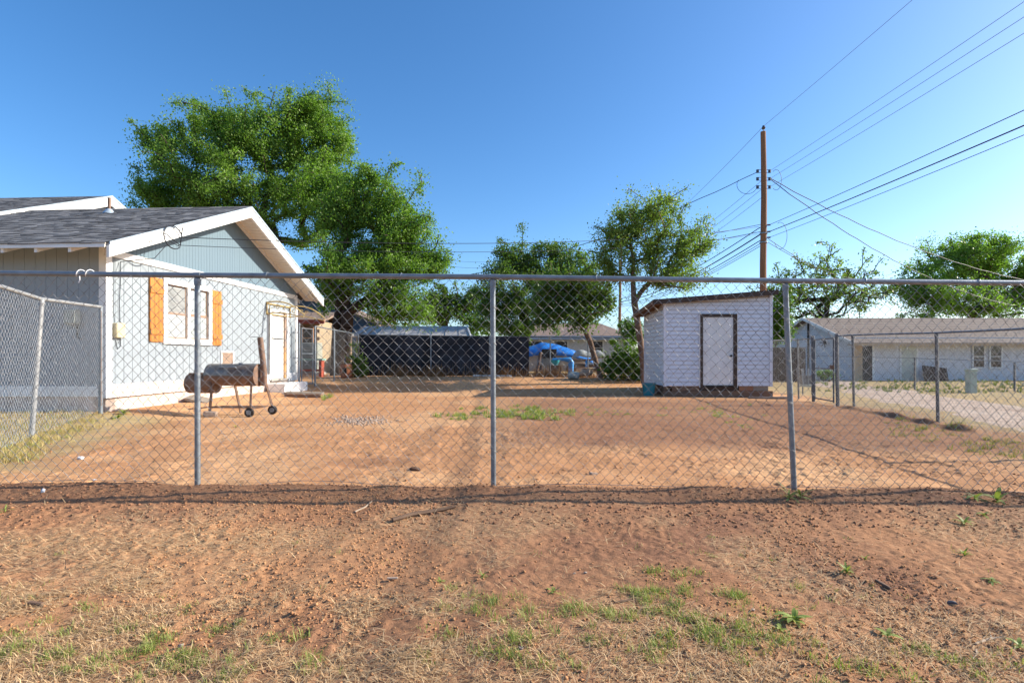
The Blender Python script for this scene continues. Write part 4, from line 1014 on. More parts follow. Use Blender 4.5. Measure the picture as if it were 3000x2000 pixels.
def neighbours():
    g = .35
    t = thing('outbuilding', 'tan brick outbuilding with red fascia behind the house gate', 'outbuilding', (-9.6, 24, g))
    w = box('wall', brick_tan, t, -12.5, -8.85, 24, 27, g-.2, 2.75)
    for k in range(9):
        for j in range(12):
            x = -10.8+(k+.5*(j % 2))*.22
            box('brick', brick_tan, w, x, x+.205, 23.985+rnd.uniform(0, .006), 24.01, g+.35+j*.165, g+.35+j*.165+.15)
    window(t, -9.45, -9.05, 23.96, 1.55, 2.35, shut_m, black_m)
    MB().prism([(23.4, 2.72), (25.5, 3.25), (27.5, 2.72), (27.5, 2.62), (25.5, 3.13), (23.4, 2.62)], 'x', -12.8, -8.35).build('roof', roof_brown, t)
    box('fascia', red_trim, t, -12.8, -8.3, 23.36, 23.395, 2.56, 2.74)
    t = thing('blue_house', 'dark blue lap sided house in shade behind the elm trunks', 'house', (-11, 34, g))
    w = box('wall', navy_m, t, -17.5, -8.9, 34, 41, g-.2, 3.3)
    for j in range(16): MB().add([(-17.5, 33.95, g+.2+j*.17), (-8.88, 33.95, g+.2+j*.17), (-8.88, 33.985, g+.37+j*.17), (-17.5, 33.985, g+.37+j*.17)], [(0, 1, 2, 3)]).build('siding_plank', navy_m, w)
    MB().prism([(-18.0, 3.2), (-13.2, 5.3), (-8.4, 3.2), (-8.4, 3.05), (-13.2, 5.15), (-18, 3.05)], 'y', 33.4, 41.5).build('roof', roof_brown, t)
    MB().prism([(-17.5, 3.3), (-8.9, 3.3), (-13.2, 5.1)], 'y', 34.0, 34.1).build('gable', navy_m, t)
    window(t, -11.6, -10.6, 33.93, 1.5, 2.6)
    t = thing('air_conditioner', 'grey green air conditioner box beside the tan outbuilding', 'air conditioner', (-8.55, 22.6, g))
    box('cabinet', grey_box, t, -8.85, -8.2, 22.3, 22.9, g+.1, g+1.35, bevel=.02)
    for k in range(8): box('louver', grey_box, t, -8.80, -8.25, 22.275, 22.295, g+.25+k*.12, g+.33+k*.12)
    box('base', concrete, t, -8.9, -8.1, 22.2, 23.0, g-.1, g+.1)
    t = thing('patio_bench', 'low bench with turquoise top and red legs by the gate', 'bench', (-7.6, 20.0, g))
    box('seat', mk('turquoise paint', (.25, .52, .46), (.32, .45, .38), 8), t, -8.3, -7.1, 19.8, 20.2, g+.62, g+.68)
    for x in (-8.2, -7.2): box('leg', red_trim, t, x-.05, x+.05, 19.85, 20.15, g-.05, g+.62)
    box('stretcher', red_trim, t, -8.15, -7.25, 19.97, 20.03, g+.2, g+.28)
    t = thing('metal_shed', 'low shed with ribbed pale metal roof behind the fence', 'shed', (-6.6, 27, g))
    box('wall', metal_roof, t, -8.0, -5.5, 27.2, 29, g-.1, 2.2)
    r = MB().add([(-8.3, 26.7, 2.15), (-5.0, 26.7, 2.15), (-5.3, 28.6, 2.75), (-8.0, 28.6, 2.75), (-8.3, 26.7, 2.08), (-5.0, 26.7, 2.08), (-5.3, 28.6, 2.68), (-8.0, 28.6, 2.68)],
             [(0,1,2,3),(7,6,5,4),(0,4,5,1),(1,5,6,2),(2,6,7,3),(3,7,4,0)]).build('roof', metal_roof, t)
    for k in range(8): MB().beam((-8.2+k*.44, 26.68, 2.17), (-7.95+k*.36, 28.58, 2.77), .05, .04).build('roof_rib', wood_grey, r)
    t = thing('metal_building', 'long low building with a smooth grey sheet metal roof', 'building', (-4.5, 25.5, g))
    box('wall', metal_roof, t, -6.4, -2.3, 25.6, 28.4, g-.1, 1.95)
    MB().add([(-6.7, 25.2, 1.95), (-1.95, 25.2, 1.95), (-2.35, 27, 2.66), (-6.5, 27, 2.66), (-6.7, 28.8, 1.95), (-1.95, 28.8, 1.95)], [(0, 1, 2, 3), (3, 2, 5, 4), (1, 5, 2), (0, 3, 4), (0, 4, 5, 1)]).build('roof', metal_roof, t)
    MB().beam((-2.30, 27.0, 2.69), (-1.92, 25.2, 1.98), .07, .05).build('roof_edge', white, t)
    for k in range(7): MB().beam((-6.6+k*.68, 25.19, 1.965), (-6.43+k*.62, 26.98, 2.67), .03, .02).build('roof_rib', metal_roof, t)
    t = thing('concrete_column', 'pale square column with a cap behind the fence corner', 'column', (PX(1022, 22), 22, g))
    x = PX(1022, 22); MB().box(x-.10, x+.10, 21.9, 22.1, g-.1, 1.95).build('shaft', brick_tan, t); MB().box(x-.15, x+.15, 21.85, 22.15, 1.951, 2.05).build('capital', white, t)
    x = PX(1016, 19.6); t = thing('fire_stove', 'rusty orange clay stove with a square mouth near the fence', 'stove', (x, 19.6, gzf(x, 19.6)))
    z = gzf(x, 19.6); MB().tube([(x, 19.6, z), (x, 19.6, z+.2), (x, 19.6, z+.42), (x, 19.6, z+.5)], [.2, .26, .24, .19], 18).build('body', mk('orange clay', (.42, .15, .07), (.32, .11, .05), 8), t, smooth=True)
    box('mouth', black_m, t, x-.07, x+.07, 19.32, 19.40, z+.16, z+.36); MB().tube([(x, 19.6, z+.49), (x, 19.6, z+.53)], .21, 16).build('rim', rust, t)
    # brown roofed house far behind
    t = thing('house', 'low white house with a brown hip roof behind the blue tarp', 'house', (6.2, 45, g))
    w = box('wall', mk('pale stucco', (.52, .53, .55), (.45, .46, .48), 4), t, .2, 9.6, 45, 52, 0, 2.95)
    MB().add([(-.3, 44.4, 2.85), (10.3, 44.4, 2.85), (8.1, 48.5, 4.15), (2.2, 48.5, 4.15), (-.3, 52.6, 2.85), (10.3, 52.6, 2.85), (-.3, 44.4, 2.7), (10.3, 44.4, 2.7)],
             [(0, 1, 2, 3), (3, 2, 5, 4), (1, 5, 2), (0, 3, 4), (0, 6, 7, 1)]).build('roof', roof_brown, t)
    box('fascia', mk('blue grey trim', (.32, .40, .50), (.28, .36, .46), 5), t, -.3, 10.3, 44.36, 44.395, 2.55, 2.86)
    for a in (1.4, 3.6, 6.6): window(t, a, a+1.1, 44.97, 1.3, 2.4, white, black_m, bars=5)
neighbours()

def junk():
    g = .36
    def drape(name, mat, label, cat, x0, x1, y0, y1, zf, n=40):
        xs = np.linspace(x0, x1, n); ys = np.linspace(y0, y1, 18); V = []; 
        for y in ys:
            for x in xs: V.append((x, y, zf((x-x0)/(x1-x0), (y-y0)/(y1-y0))+.05*float(vn(np.array(x*6), np.array(y*6), 5))))
        Fc = [(j*n+i, j*n+i+1, (j+1)*n+i+1, (j+1)*n+i) for j in range(17) for i in range(n-1)]
        c = np.array([(x0+x1)/2, (y0+y1)/2, g]); me = mesh_np(name, np.array(V)-c, Fc, None, mat, smooth=True)
        o = setp(link(name, me, None, c), label, cat); o.modifiers.new('thick', 'SOLIDIFY').thickness = .01
    drape('blue_tarp', tarp_m, 'bright blue tarp draped over a long load behind the fence', 'tarp', .55, 3.6, 23.2, 25.0,
          lambda u, v: .62+(1.1 if u < .3 else 1.1-.75*((u-.3)/.7)**1.6)*min(1, .75+u*1.0)*math.sin(math.pi*(.015+.97*v))**.22)
    t = thing('trailer', 'pale trailer body standing under the blue tarp', 'trailer', (2.0, 24.1, g))
    box('body', mk('off white panel', (.55, .54, .50), (.42, .40, .36), 5), t, .7, 3.3, 23.4, 24.8, g+.1, 1.2)
    for x in (1.4, 2.6): MB().tube([(x, 23.33, g+.2), (x, 23.39, g+.2)], .2, 14).build('wheel', rubber, t)
    drape('plastic_sheet', plastic_film, 'cloudy plastic sheet draped over the junk pile', 'plastic sheet', 2.6, 4.0, 22.4, 23.2,
          lambda u, v: .75+(.62+.1*math.sin(u*9))*(math.sin(math.pi*(.03+.94*u))*math.sin(math.pi*(.03+.94*v)))**.25, 24)
    t = thing('junk_frame', 'dark box frame like an old television on the junk pile', 'cabinet', (1.5, 22.0, g))
    box('case', wood_dark, t, 1.25, 1.85, 21.9, 22.3, 1.05, 1.42); box('screen', black_m, t, 1.29, 1.70, 21.88, 21.898, 1.09, 1.38); box('stand', grey_box, t, 1.25, 1.8, 21.95, 22.25, g, 1.05)
    o = MB().tube([(1.62, 21.3, .99), (2.05, 21.3, 1.00), (2.32, 21.3, .98), (2.38, 21.3, .88), (2.37, 21.3, g-.02)], [.05, .07, .115, .12, .10], 16).build('blue_pipe', blue_plastic, smooth=True)
    setp(o, 'bright blue plastic pipe bent down to the ground behind fence', 'pipe')
    b = MB().tube([(1.72, 21.15, .76), (1.72, 21.15, .86), (1.72, 21.15, .97)], [.08, .16, .20], 16).build('teal_bowl', mk('turquoise plastic', (.04, .40, .46), (.03, .32, .38), 5, .4), smooth=True)
    setp(b, 'turquoise bowl resting beneath the blue pipe on the junk pile', 'bowl')
    s = MB().box(1.5, 1.95, 21.0, 21.35, g-.02, .758).build('crate', wood_brown); setp(s, 'brown crate under the turquoise bowl', 'crate')
    o = MB().beam((.98, 21.2, g-.02), (1.15, 21.5, 1.28), .10, .04).build('leaning_board', rust); setp(o, 'reddish board leaning against the junk behind the fence', 'board')
    t = thing('step_ladder', 'short grey ladder leaning beside the reddish board', 'ladder', (1.1, 21.05, g))
    for x in (1.0, 1.2): MB().beam((x, 21.0, g-.03), (x+.04, 21.3, .98), .03, .04).build('rail', galv, t)
    for k in range(5): MB().beam((1.0+.01*k, 21.02+.055*k, g+.06+.12*k), (1.2+.01*k, 21.02+.055*k, g+.06+.12*k), .03, .03).build('rung', galv, t)
    rr = random.Random(5)
    for k in range(9):
        x = 2.65+rr.random()*1.2; z = g+.08+.075*k
        o = MB().beam((x-.5, 21.5+rr.random()*.5, z), (x+.5, 21.4+rr.random()*.6, z+rr.uniform(-.05, .1)), .12, .05).build('scrap_plank', rr.choice((wood_dark, wood_brown, wood_grey)))
        setp(o, 'weathered scrap plank in the woodpile behind the back fence', 'plank', 'woodpile planks')
    x, y = PX(1680, 19.2), 19.2; z = gzf(x, y)
    o = MB().tube([(x-.2, y, z+.13), (x-.17, y, z+.13), (x-.05, y, z+.14), (x+.08, y, z+.135), (x+.17, y+.03, z+.13), (x+.2, y+.03, z+.13)], [.09, .135, .125, .14, .135, .10], 16).build('plastic_jug', mk('grey teal plastic', (.30, .36, .36), (.18, .24, .26), 8, .4, .3, 12), smooth=True)
    setp(o, 'grey plastic jug lying on its side on the bank', 'jug')
    x = PX(1715, 20.0); o = MB().tube([(x-.28, 20.0, g+.06), (x-.1, 20, g+.13), (x+.12, 20, g+.16), (x+.26, 20, g+.1)], [.05, .12, .14, .06], 9).build('rock', stone_w); setp(o, 'pale rock lying at the foot of the woodpile', 'rock')
    o = MB().tube([(PX(1719, 20.9), 20.9, .7), (PX(1719, 20.9), 20.9, .9), (PX(1719, 20.9), 20.9, .98)], [.06, .07, .03], 10).build('water_bottle', blue_plastic, smooth=True); setp(o, 'small blue bottle perched on the woodpile', 'bottle')
    o = MB().beam((-1.5, 20.3, gzf(-1.5, 20.3)+.04), (.0, 20.25, gzf(0, 20.25)+.04), .1, .06).build('white_pipe', white); setp(o, 'white pipe lying along the foot of the black screen', 'pipe')
junk()

def white_house():
    g = -.26; Yh = 30.0
    t = thing('white_house', 'long white painted brick house with brown shingle roof beside the alley', 'house', (19, Yh, g))
    m, n, l, b = nodes_of('white painted brick'); co = coords(n, l)
    sp = n.new('ShaderNodeSeparateXYZ'); l.new(co, sp.inputs[0]); ad = n.new('ShaderNodeMath'); l.new(sp.outputs[0], ad.inputs[0]); l.new(sp.outputs[1], ad.inputs[1])
    cb = n.new('ShaderNodeCombineXYZ'); l.new(ad.outputs[0], cb.inputs[0]); l.new(sp.outputs[2], cb.inputs[1])
    br = n.new('ShaderNodeTexBrick'); l.new(cb.outputs[0], br.inputs[0]); br.inputs['Scale'].default_value = 1.0
    br.inputs['Brick Width'].default_value = .28; br.inputs['Row Height'].default_value = .1; br.inputs['Mortar Size'].default_value = .008
    br.inputs['Color1'].default_value = (.66, .67, .70, 1); br.inputs['Color2'].default_value = (.58, .59, .62, 1); br.inputs['Mortar'].default_value = (.46, .46, .48, 1)
    l.new(br.outputs[0], b.inputs['Base Color']); b.inputs['Roughness'].default_value = .7
    MATS['wb'] = m
    x0 = PX(2487, Yh)+.25; x1 = x0+16.0; dpt = 6.2; ze, zr = 2.10, 3.52
    # the gable end turns away to the left, so the house is set askew
    ang = R(26); ca, sa = math.cos(ang), math.sin(ang)
    mr = mk('brown lined shingles', (.25, .20, .165), (.20, .155, .13), 3, .9, .3, 30)
    nt = mr.node_tree; nn, ll = nt.nodes, nt.links; bb = nn['Principled BSDF']
    wv = nn.new('ShaderNodeTexWave'); wv.wave_type = 'BANDS'; wv.bands_direction = 'Z'; wv.inputs['Scale'].default_value = 2.6; wv.inputs['Distortion'].default_value = .4
    ll.new(coords(nn, ll), wv.inputs[0]); src = bb.inputs['Base Color'].links[0].from_socket
    ll.new(mixrgb(nn, ll, ramp(nn, ll, wv.outputs[1], .02, .3), (.11, .085, .07), src), bb.inputs['Base Color'])
    fr = mk('tan eave board', (.50, .37, .24), (.42, .30, .19), 4)
    # long wall
    box('wall', m, t, x0, x1, Yh, Yh+.2, g-.3, ze+.1)
    gx = PX(2318, Yh+3.5); 
    # gable wall: a shallow skewed prism between the near corner and the far corner
    A = Vector((x0, Yh, 0)); B = Vector((x0-1.55, Yh+dpt, 0)); M_ = (A+B)/2
    MB().add([(A.x, A.y, g-.3), (B.x, B.y, g-.3), (B.x, B.y, ze), (M_.x, M_.y, zr-.12), (A.x, A.y, ze), (A.x+.2, A.y+.15, g-.3), (B.x+.2, B.y-.05, g-.3), (B.x+.2, B.y-.05, ze), (M_.x+.2, M_.y, zr-.12), (A.x+.2, A.y+.15, ze)],
             [(0, 1, 2, 3, 4), (9, 8, 7, 6, 5), (0, 5, 6, 1), (1, 6, 7, 2), (2, 7, 8, 3), (3, 8, 9, 4), (4, 9, 5, 0)]).build('gable_wall', m, t)
    dv = (B-A).normalized(); ovg = Vector((-.45, -.1, 0))
    E0 = A-dv*.5+ovg; R0 = M_+ovg; E1 = B+dv*.5+ovg; far = Vector((17.5, 0, 0)); k = (zr-ze)/((B-A).length/2); zl = ze-.5*k
    def slab(p, q, zp, zq, name):
        vs = [(p.x, p.y, zp), (q.x, q.y, zq), (q.x+far.x, q.y, zq), (p.x+far.x, p.y, zp)]
        MB().add(vs+[(a, b_, c-.10) for a, b_, c in vs], [(0,1,2,3),(7,6,5,4),(0,4,5,1),(1,5,6,2),(2,6,7,3),(3,7,4,0)]).build(name, mr, t)
        MB().beam((p.x-.02, p.y, zp-.05), (q.x-.02, q.y, zq-.05), .03, .16).build('barge_board', white, t)
    slab(E0, R0, zl, zr, 'roof'); slab(E1, R0, zl, zr, 'roof')
    box('fascia', fr, t, E0.x, E0.x+17.5, E0.y-.03, E0.y-.003, zl-.16, zl-.02); box('soffit', fr, t, E0.x, x1, E0.y, Yh, zl-.14, zl-.105)
    # doors and windows of the long wall
    dx = PX(2540, Yh); d = box('door', black_m, t, dx-.28, dx+.28, Yh-.03, Yh-.002, g, 1.72); box('door_frame', fr, d, dx-.72, dx-.281, Yh-.04, Yh-.003, g, 1.80); box('door_frame', white, d, dx+.281, dx+.40, Yh-.04, Yh-.003, g, 1.80)
    dx = PX(2662, Yh); d = box('door', mk('pale green door', (.55, .58, .50), (.48, .50, .44), 4), t, dx-.42, dx+.42, Yh-.03, Yh-.002, g, 1.70)
    box('door_frame', white, d, dx-.52, dx-.421, Yh-.04, Yh-.003, g, 1.78); box('door_frame', white, d, dx+.421, dx+.52, Yh-.04, Yh-.003, g, 1.78)
    for px in (2865, 2915): 
        dx = PX(px, Yh); window(t, dx-.30, dx+.30, Yh-.03, .52, 1.72, white, dark_glass)
    # gable wall fittings
    p = A.lerp(B, .68); MB().box(p.x-.35, p.x-.15, p.y-.12, p.y+.3, .55, 1.42).build('window', brown_panel, t)
    p = A.lerp(B, .50); MB().tube([(p.x-.06, p.y, g), (p.x-.06, p.y, 3.3)], .05, 8).build('downpipe', black_m, t)
    p = A.lerp(B, .30); o = MB(); c = (p.x-.08, p.y-.05, 1.95)
    for a in range(8):
        q = a*math.pi/4; o.tube([c, (c[0]+.30*math.cos(q), c[1], c[2]+.28*math.sin(q))], .028, 6)
    o.build('wall_ornament', black_m, t)
    # leaning dark board, pedestal, pipe rail, cart
    a = PX(2745, 29.2); o = MB().rbox((a, 29.3, .12), (1.35, .06, .9), (-.35, .12, 0)).build('slatted_panel', wood_dark); setp(o, 'dark slatted panel leaning against the long white wall', 'panel')
    a = PX(2845, 19.6); z = gzf(a, 19.6); p = thing('utility_pedestal', 'pale green utility pedestal standing in grass by the alley', 'pedestal', (a, 19.6, z))
    MB().box(a-.13, a+.13, 19.48, 19.72, z-.05, z+.80).build('body', pedestal_m, p, bevel=.015); MB().box(a-.15, a+.15, 19.46, 19.74, z+.801, z+.90).build('cap', pedestal_m, p, bevel=.02)
    f = thing('pipe_rail_fence', 'thin pipe rail fence in the grass beyond the alley', 'fence', (PX(2680, 21.5), 21.5, -.25))
    a0 = PX(2680, 21.5); MB().tube([(a0, 21.5, -.3), (a0, 21.5, 1.08)], .035, 8).build('post', galv_dark, f, smooth=True)
    for a in (a0+3.2, a0+6.4): MB().tube([(a, 20.6, -.35), (a, 20.6, .88)], .035, 8).build('post', galv_dark, f, smooth=True)
    MB().tube([(a0, 21.5, 1.05), (a0+3.2, 20.6, .92), (a0+6.4, 20.6, .86)], .02, 8).build('rail', galv, f, smooth=True); MB().tube([(a0, 21.5, 1.05), (a0-6, 23.5, 1.2)], .012, 6).build('rail', galv_dark, f)
    a = PX(2360, 17.5); z = gzf(a, 17.5); c = thing('wire_cart', 'grey wire cart standing behind the alley gate', 'cart', (a, 17.5, z))
    for dxx in (-.16, 0, .16):
        for q in (-.15, .15): MB().beam((a+dxx, 17.5+q, z+.3), (a+dxx*1.3, 17.5+q, z+.85), .03, .03).build('upright', galv, c)
    MB().box(a-.18, a+.18, 17.33, 17.67, z+.25, z+.32).build('tray', grey_box, c); MB().box(a-.15, a+.12, 17.36, 17.6, z+.33, z+.62).build('bundle', galv_dark, c)
    for dxx in (-.15, .15): MB().beam((a+dxx, 17.4, z), (a+dxx, 17.4, z+.25), .03, .03).build('leg', galv_dark, c)
    s = thing('lattice_screen', 'dark lattice screen beyond the shed beside the alley', 'screen', (PX(2300, 25), 25, -.1))
    xa, xb = PX(2240, 25), PX(2358, 25)
    for k in range(22):
        x = xa+(xb-xa)*k/21; MB().box(x-.03, x+.03, 24.98, 25.0, -.1, 1.55).build('slat', wood_dark, s)
    for z in (.05, .75, 1.45): MB().box(xa-.02, xb+.02, 25.001, 25.03, z, z+.08).build('rail', wood_dark, s)
    MB().box(xa-.02, xb+.02, 25.031, 25.05, -.05, 1.5).build('backing', black_screen, s)
    # low building just left of the white house
    n_ = thing('garage', 'low garage with brown roof partly hidden behind the shed', 'garage', (15.5, 38, g))
    box('wall', brick_tan, n_, 16.0, 20.4, 38, 43, g-.3, 2.3); simple_roof(n_, 16.0, 20.4, 38, 43, 2.3, 3.6, roof_brown)
white_house()

# ------------------------------------------------------------------ grass, straw, weeds, stones
def blades(name, P, L, W, tilt, mat, seed, tint=None, kind='stuff', label=None, cat=None, parent=None, heading=None, curl=.5):
    rng = np.random.default_rng(seed); n = len(P)
    h = rng.uniform(0, 2*np.pi, n) if heading is None else heading
    d = np.stack([np.cos(h), np.sin(h), 0*h], 1); s = np.stack([-np.sin(h), np.cos(h), 0*h], 1)
    ti = tilt if np.ndim(tilt) else np.full(n, tilt)
    c, sn = np.cos(ti)[:, None], np.sin(ti)[:, None]            # tilt: 0 flat, pi/2 upright
    up = np.array([0, 0, 1.])
    mid = P+(d*c+up*sn)*L[:, None]*.55
    ti2 = ti-curl*rng.random(n)
    tip = mid+(d*np.cos(ti2)[:, None]+up*np.sin(ti2)[:, None])*L[:, None]*.45
    w = W[:, None]*s
    V = np.stack([P-w, P+w, mid+w*.8, mid-w*.8, tip], 1).reshape(-1, 3); b = np.arange(n)*5
    F4 = np.stack([b, b+1, b+2, b+3], 1); F3 = np.stack([b+3, b+2, b+4], 1)
    t = rng.random(n) if tint is None else tint
    c0 = P.mean(0); me = mesh_np(name, V-c0, F4, F3, mat, np.repeat(t, 5))
    o = link(name, me, parent, c0)
    if kind: o['kind'] = kind
    if label: setp(o, label, cat)
    return o
def drop(x, y, dz=0): return np.stack([x, y, gfull(x, y)+dz], 1)
def straw():
    rng = np.random.default_rng(5)
    n = 150000; y = rng.uniform(1.55, 4.35, n); x = rng.uniform(-1, 1, n)*(y*1.05+.3)
    m = straw_mask(x, y); keep = rng.random(n) < (m**1.6*.62+.03); x, y = x[keep], y[keep]; n = len(x)
    blades('straw_litter', drop(x, y, .004), rng.uniform(.02, .095, n), rng.uniform(.0008, .0021, n), rng.normal(.14, .24, n), grass_d, 6, label='scattered pale straw and clippings on the near dirt', cat='straw', heading=rng.normal(.45, .9, n)+np.pi*(rng.random(n) < .5))
    # dry thatch near the camera
    n = 90000; y = rng.uniform(1.55, 2.75, n); x = rng.uniform(-1, 1, n)*(y*1.05+.3)
    m = straw_mask(x, y)*sst(2.7, 2.2, y+.9*(fbm(x*2, y*2, 8, 3)-.5)+.08*x); keep = rng.random(n) < m*.62; x, y = x[keep], y[keep]; n = len(x)
    blades('dry_thatch', drop(x, y), rng.uniform(.015, .05, n), rng.uniform(.0008, .002, n), rng.normal(.5, .4, n), grass_d, 7, label='dense dry grass thatch in the near foreground', cat='dry grass', curl=1.2)
    # dark crumbs and chips
    n = 900; y = rng.uniform(1.6, 4.4, n); x = rng.uniform(-1, 1, n)*(y*1.05+.3)
    blades('dark_twigs', drop(x, y, .006), rng.uniform(.03, .14, n), rng.uniform(.0012, .0026, n), rng.normal(.05, .12, n), mk_tint('dark twig', (.05, .032, .022), (.13, .085, .055)), 8, label='small dark twigs scattered on the near dirt', cat='twigs', heading=rng.normal(2.6, .6, n))
    # loose crumbs of soil
    def crumbs(name, label, x, y, lo, hi, seed, mat):
        r2 = np.random.default_rng(seed); n = len(x); P = drop(x, y, 0)
        base = np.array([(1, 0, 0), (-1, 0, 0), (0, 1, 0), (0, -1, 0), (0, 0, .75), (0, 0, -.6)]); fc = np.array([(0, 2, 4), (2, 1, 4), (1, 3, 4), (3, 0, 4), (2, 0, 5), (1, 2, 5), (3, 1, 5), (0, 3, 5)])
        a = r2.uniform(0, 6.28, n); ca, sa = np.cos(a)[:, None], np.sin(a)[:, None]
        B = base[None]*r2.uniform(.6, 1.3, (n, 6, 1)); B = np.stack([B[:, :, 0]*ca-B[:, :, 1]*sa, B[:, :, 0]*sa+B[:, :, 1]*ca, B[:, :, 2]], -1)
        sz = lo+(hi-lo)*r2.random(n)**3
        V = (P[:, None]+B*sz[:, None, None]+np.array([0, 0, .3])*sz[:, None, None]).reshape(-1, 3); Fs = (fc[None]+6*np.arange(n)[:, None, None]).reshape(-1, 3)
        c0 = P.mean(0); me = mesh_np(name, V-c0, None, Fs, mat, np.repeat(r2.random(n), 6)); setp(link(name, me, None, c0), label, 'soil crumbs', kind='stuff')
    cm = mk_tint('soil crumb', (.34, .165, .08), (.55, .29, .14), .95, spec=.1)
    n = 58000; y = rng.uniform(1.55, 4.45, n); x = rng.uniform(-1, 1, n)*(y*1.05+.3)
    m = sst(.40, .68, fbm(x*1.1+9, y*1.1, 131, 4))*(1-.6*straw_mask(x, y)); k = rng.random(n) < .06+m
    crumbs('soil_crumbs', 'loose crumbs of red soil on the near dirt', x[k], y[k], .0022, .0105, 21, cm)
    n = 6000; y = rng.uniform(3.5, 4.45, n); x = rng.uniform(-5, 5, n)
    crumbs('berm_crumbs', 'dark crumbs of soil along the berm under the fence', x, y, .003, .015, 22, mk_tint('dark soil crumb', (.22, .11, .065), (.40, .205, .115), .95, spec=.1))
    n = 7000; y = 4.5+8*rng.random(n)**1.3; x = rng.uniform(-1, 1, n)*y; m = fbm(x*.7, y*.7, 141, 3)+.08*(x > 0); k = m > .5
    crumbs('yard_crumbs', 'scattered crumbs of soil across the fenced yard', x[k], y[k], .003, .015, 23, cm)
    # yard litter beyond the fence
    n = 24000; y = rng.uniform(4.5, 14, n)**1.0; x = rng.uniform(-1, 1, n)*(y*1.0)
    m = fbm(x*.8, y*.8, 77, 3); keep = (m+.06*(x > -.5) > .5) & (x > -.72*y) & (x < .75*y); x, y = x[keep], y[keep]; n = len(x)
    blades('yard_litter', drop(x, y, .003), rng.uniform(.02, .10, n), rng.uniform(.002, .006, n), rng.normal(.1, .2, n), mk_tint('leaf litter', (.10, .055, .03), (.42, .30, .17)), 9, label='dry leaf litter scattered over the fenced dirt yard', cat='leaf litter')
straw()
def grass_patch(name, label, spots, mat, seed, cat='grass', wm=1.0):     # spots: (px, py, radius m, blades, length)
    rng = np.random.default_rng(seed); Ps = []; Ls = []; T = []
    for px, py, r, n, L in spots:
        Y = 1550*1.13/(py-HOR); X = PX(px, Y)
        for _ in range(3): Y = 1550*(CAMZ-gzf(X, Y))/(py-HOR); X = PX(px, Y)
        nt = max(3, int(n/14)); tx = X+rng.normal(size=nt)*r*.55; ty = Y+rng.normal(size=nt)*r*.5
        x = np.repeat(tx, n//nt)+rng.normal(size=nt*(n//nt))*.014*(1+L*6); y = np.repeat(ty, n//nt)+rng.normal(size=nt*(n//nt))*.014*(1+L*6)
        Ps.append(drop(x, y, -.003)); Ls.append(L*rng.uniform(.45, 1.15, len(x))); T.append(np.clip(rng.normal(.5, .28, len(x)), 0, 1))
    P = np.concatenate(Ps); L = np.concatenate(Ls); n = len(P)
    wd = np.clip(L*.022, .0009, .004)*wm
    return blades(name, P, L, wd, np.clip(rng.normal(1.0, .35, n), .2, 1.5), mat, seed+1, np.concatenate(T), label=label, cat=cat, curl=.9)
rg = random.Random(12); S = []
for cx, cy, sx, sy, n in ((150, 1850, 200, 90, 22), (600, 1920, 250, 60, 14), (330, 1960, 250, 30, 12), (1620, 1830, 130, 60, 16), (1900, 1850, 120, 60, 16), (1960, 1710, 50, 70, 12), (2080, 1790, 90, 60, 14), (1450, 1790, 60, 30, 6), (1300, 1900, 200, 60, 8),
                          (2150, 1900, 120, 50, 10), (2450, 1950, 150, 40, 9), (2750, 1960, 160, 40, 7), (2230, 1820, 50, 60, 8)):
    for _ in range(n): S.append((cx+rg.gauss(0, sx), cy+rg.gauss(0, sy), rg.uniform(.03, .07), rg.randint(40, 100), rg.uniform(.028, .055)))
for _ in range(60): S.append((rg.uniform(0, 3000), rg.uniform(1570, 1990), .015, rg.randint(6, 18), rg.uniform(.02, .04)))
S = [s for s in S if 1560 < s[1] < 1998]
grass_patch('short_grass', 'short green grass sprouting in the near dirt', S, grass_g, 300, wm=1.25)
S = []
for cx, cy, sx, sy, n, L in ((1490, 1215, 150, 11, 52, .09), (1570, 1210, 60, 8, 26, .11), (1330, 1215, 30, 8, 5, .07), (1760, 1205, 150, 8, 14, .05), (2060, 1195, 100, 10, 10, .05), (955, 1137, 16, 2, 9, .09), (2100, 1215, 60, 10, 10, .05), (2210, 1235, 40, 10, 5, .05)):
    for _ in range(n): S.append((cx+rg.gauss(0, sx*.6), cy+rg.gauss(0, sy), .12, rg.randint(30, 70), L*rg.uniform(.7, 1.2)))
grass_patch('yard_grass', 'patch of fresh green grass in the middle of the yard', S, grass_g, 310, wm=2.5)
S = []
for _ in range(300):
    S.append((rg.uniform(-60, 330), rg.uniform(1205, 1350), .2, rg.randint(40, 90), rg.uniform(.05, .12)))
S = [s for s in S if s[0] < 330-1.7*(s[1]-1200)]
grass_patch('dry_grass', 'dry yellow grass along the left side fence', S, mk_tint('yellow grass', (.42, .30, .11), (.60, .48, .24), .8, .2), 320, wm=1.0)
S = [(s[0], s[1], s[2], s[3]//2, s[4]*.9) for s in S[::2]]
grass_patch('side_grass', 'green blades mixed in the dry grass by the left fence', S, grass_g, 330, wm=1.0)
S = []
for _ in range(120): S.append((rg.uniform(2620, 3050), rg.uniform(1215, 1345), .16, rg.randint(30, 60), rg.uniform(.04, .10)))
S = [s for s in S if 40 < (s[1]-1235)-(s[0]-2750)*.22+40 < 110]
grass_patch('verge_grass', 'yellow green grass at the foot of the alley fence', S, mk_tint('yellow green grass', (.22, .24, .06), (.46, .38, .15), .8, .2), 340, wm=2)
S = []
for _ in range(130): S.append((rg.uniform(2420, 3050), rg.uniform(1112, 1150), .6, rg.randint(30, 50), rg.uniform(.08, .2)))
grass_patch('far_verge', 'green verge between the alley and the white house', S, mk_tint('verge green', (.14, .19, .05), (.30, .30, .10), .8, .2), 350, wm=4)
rng = np.random.default_rng(17); n = 1500                            # tall dry weeds along the back fence
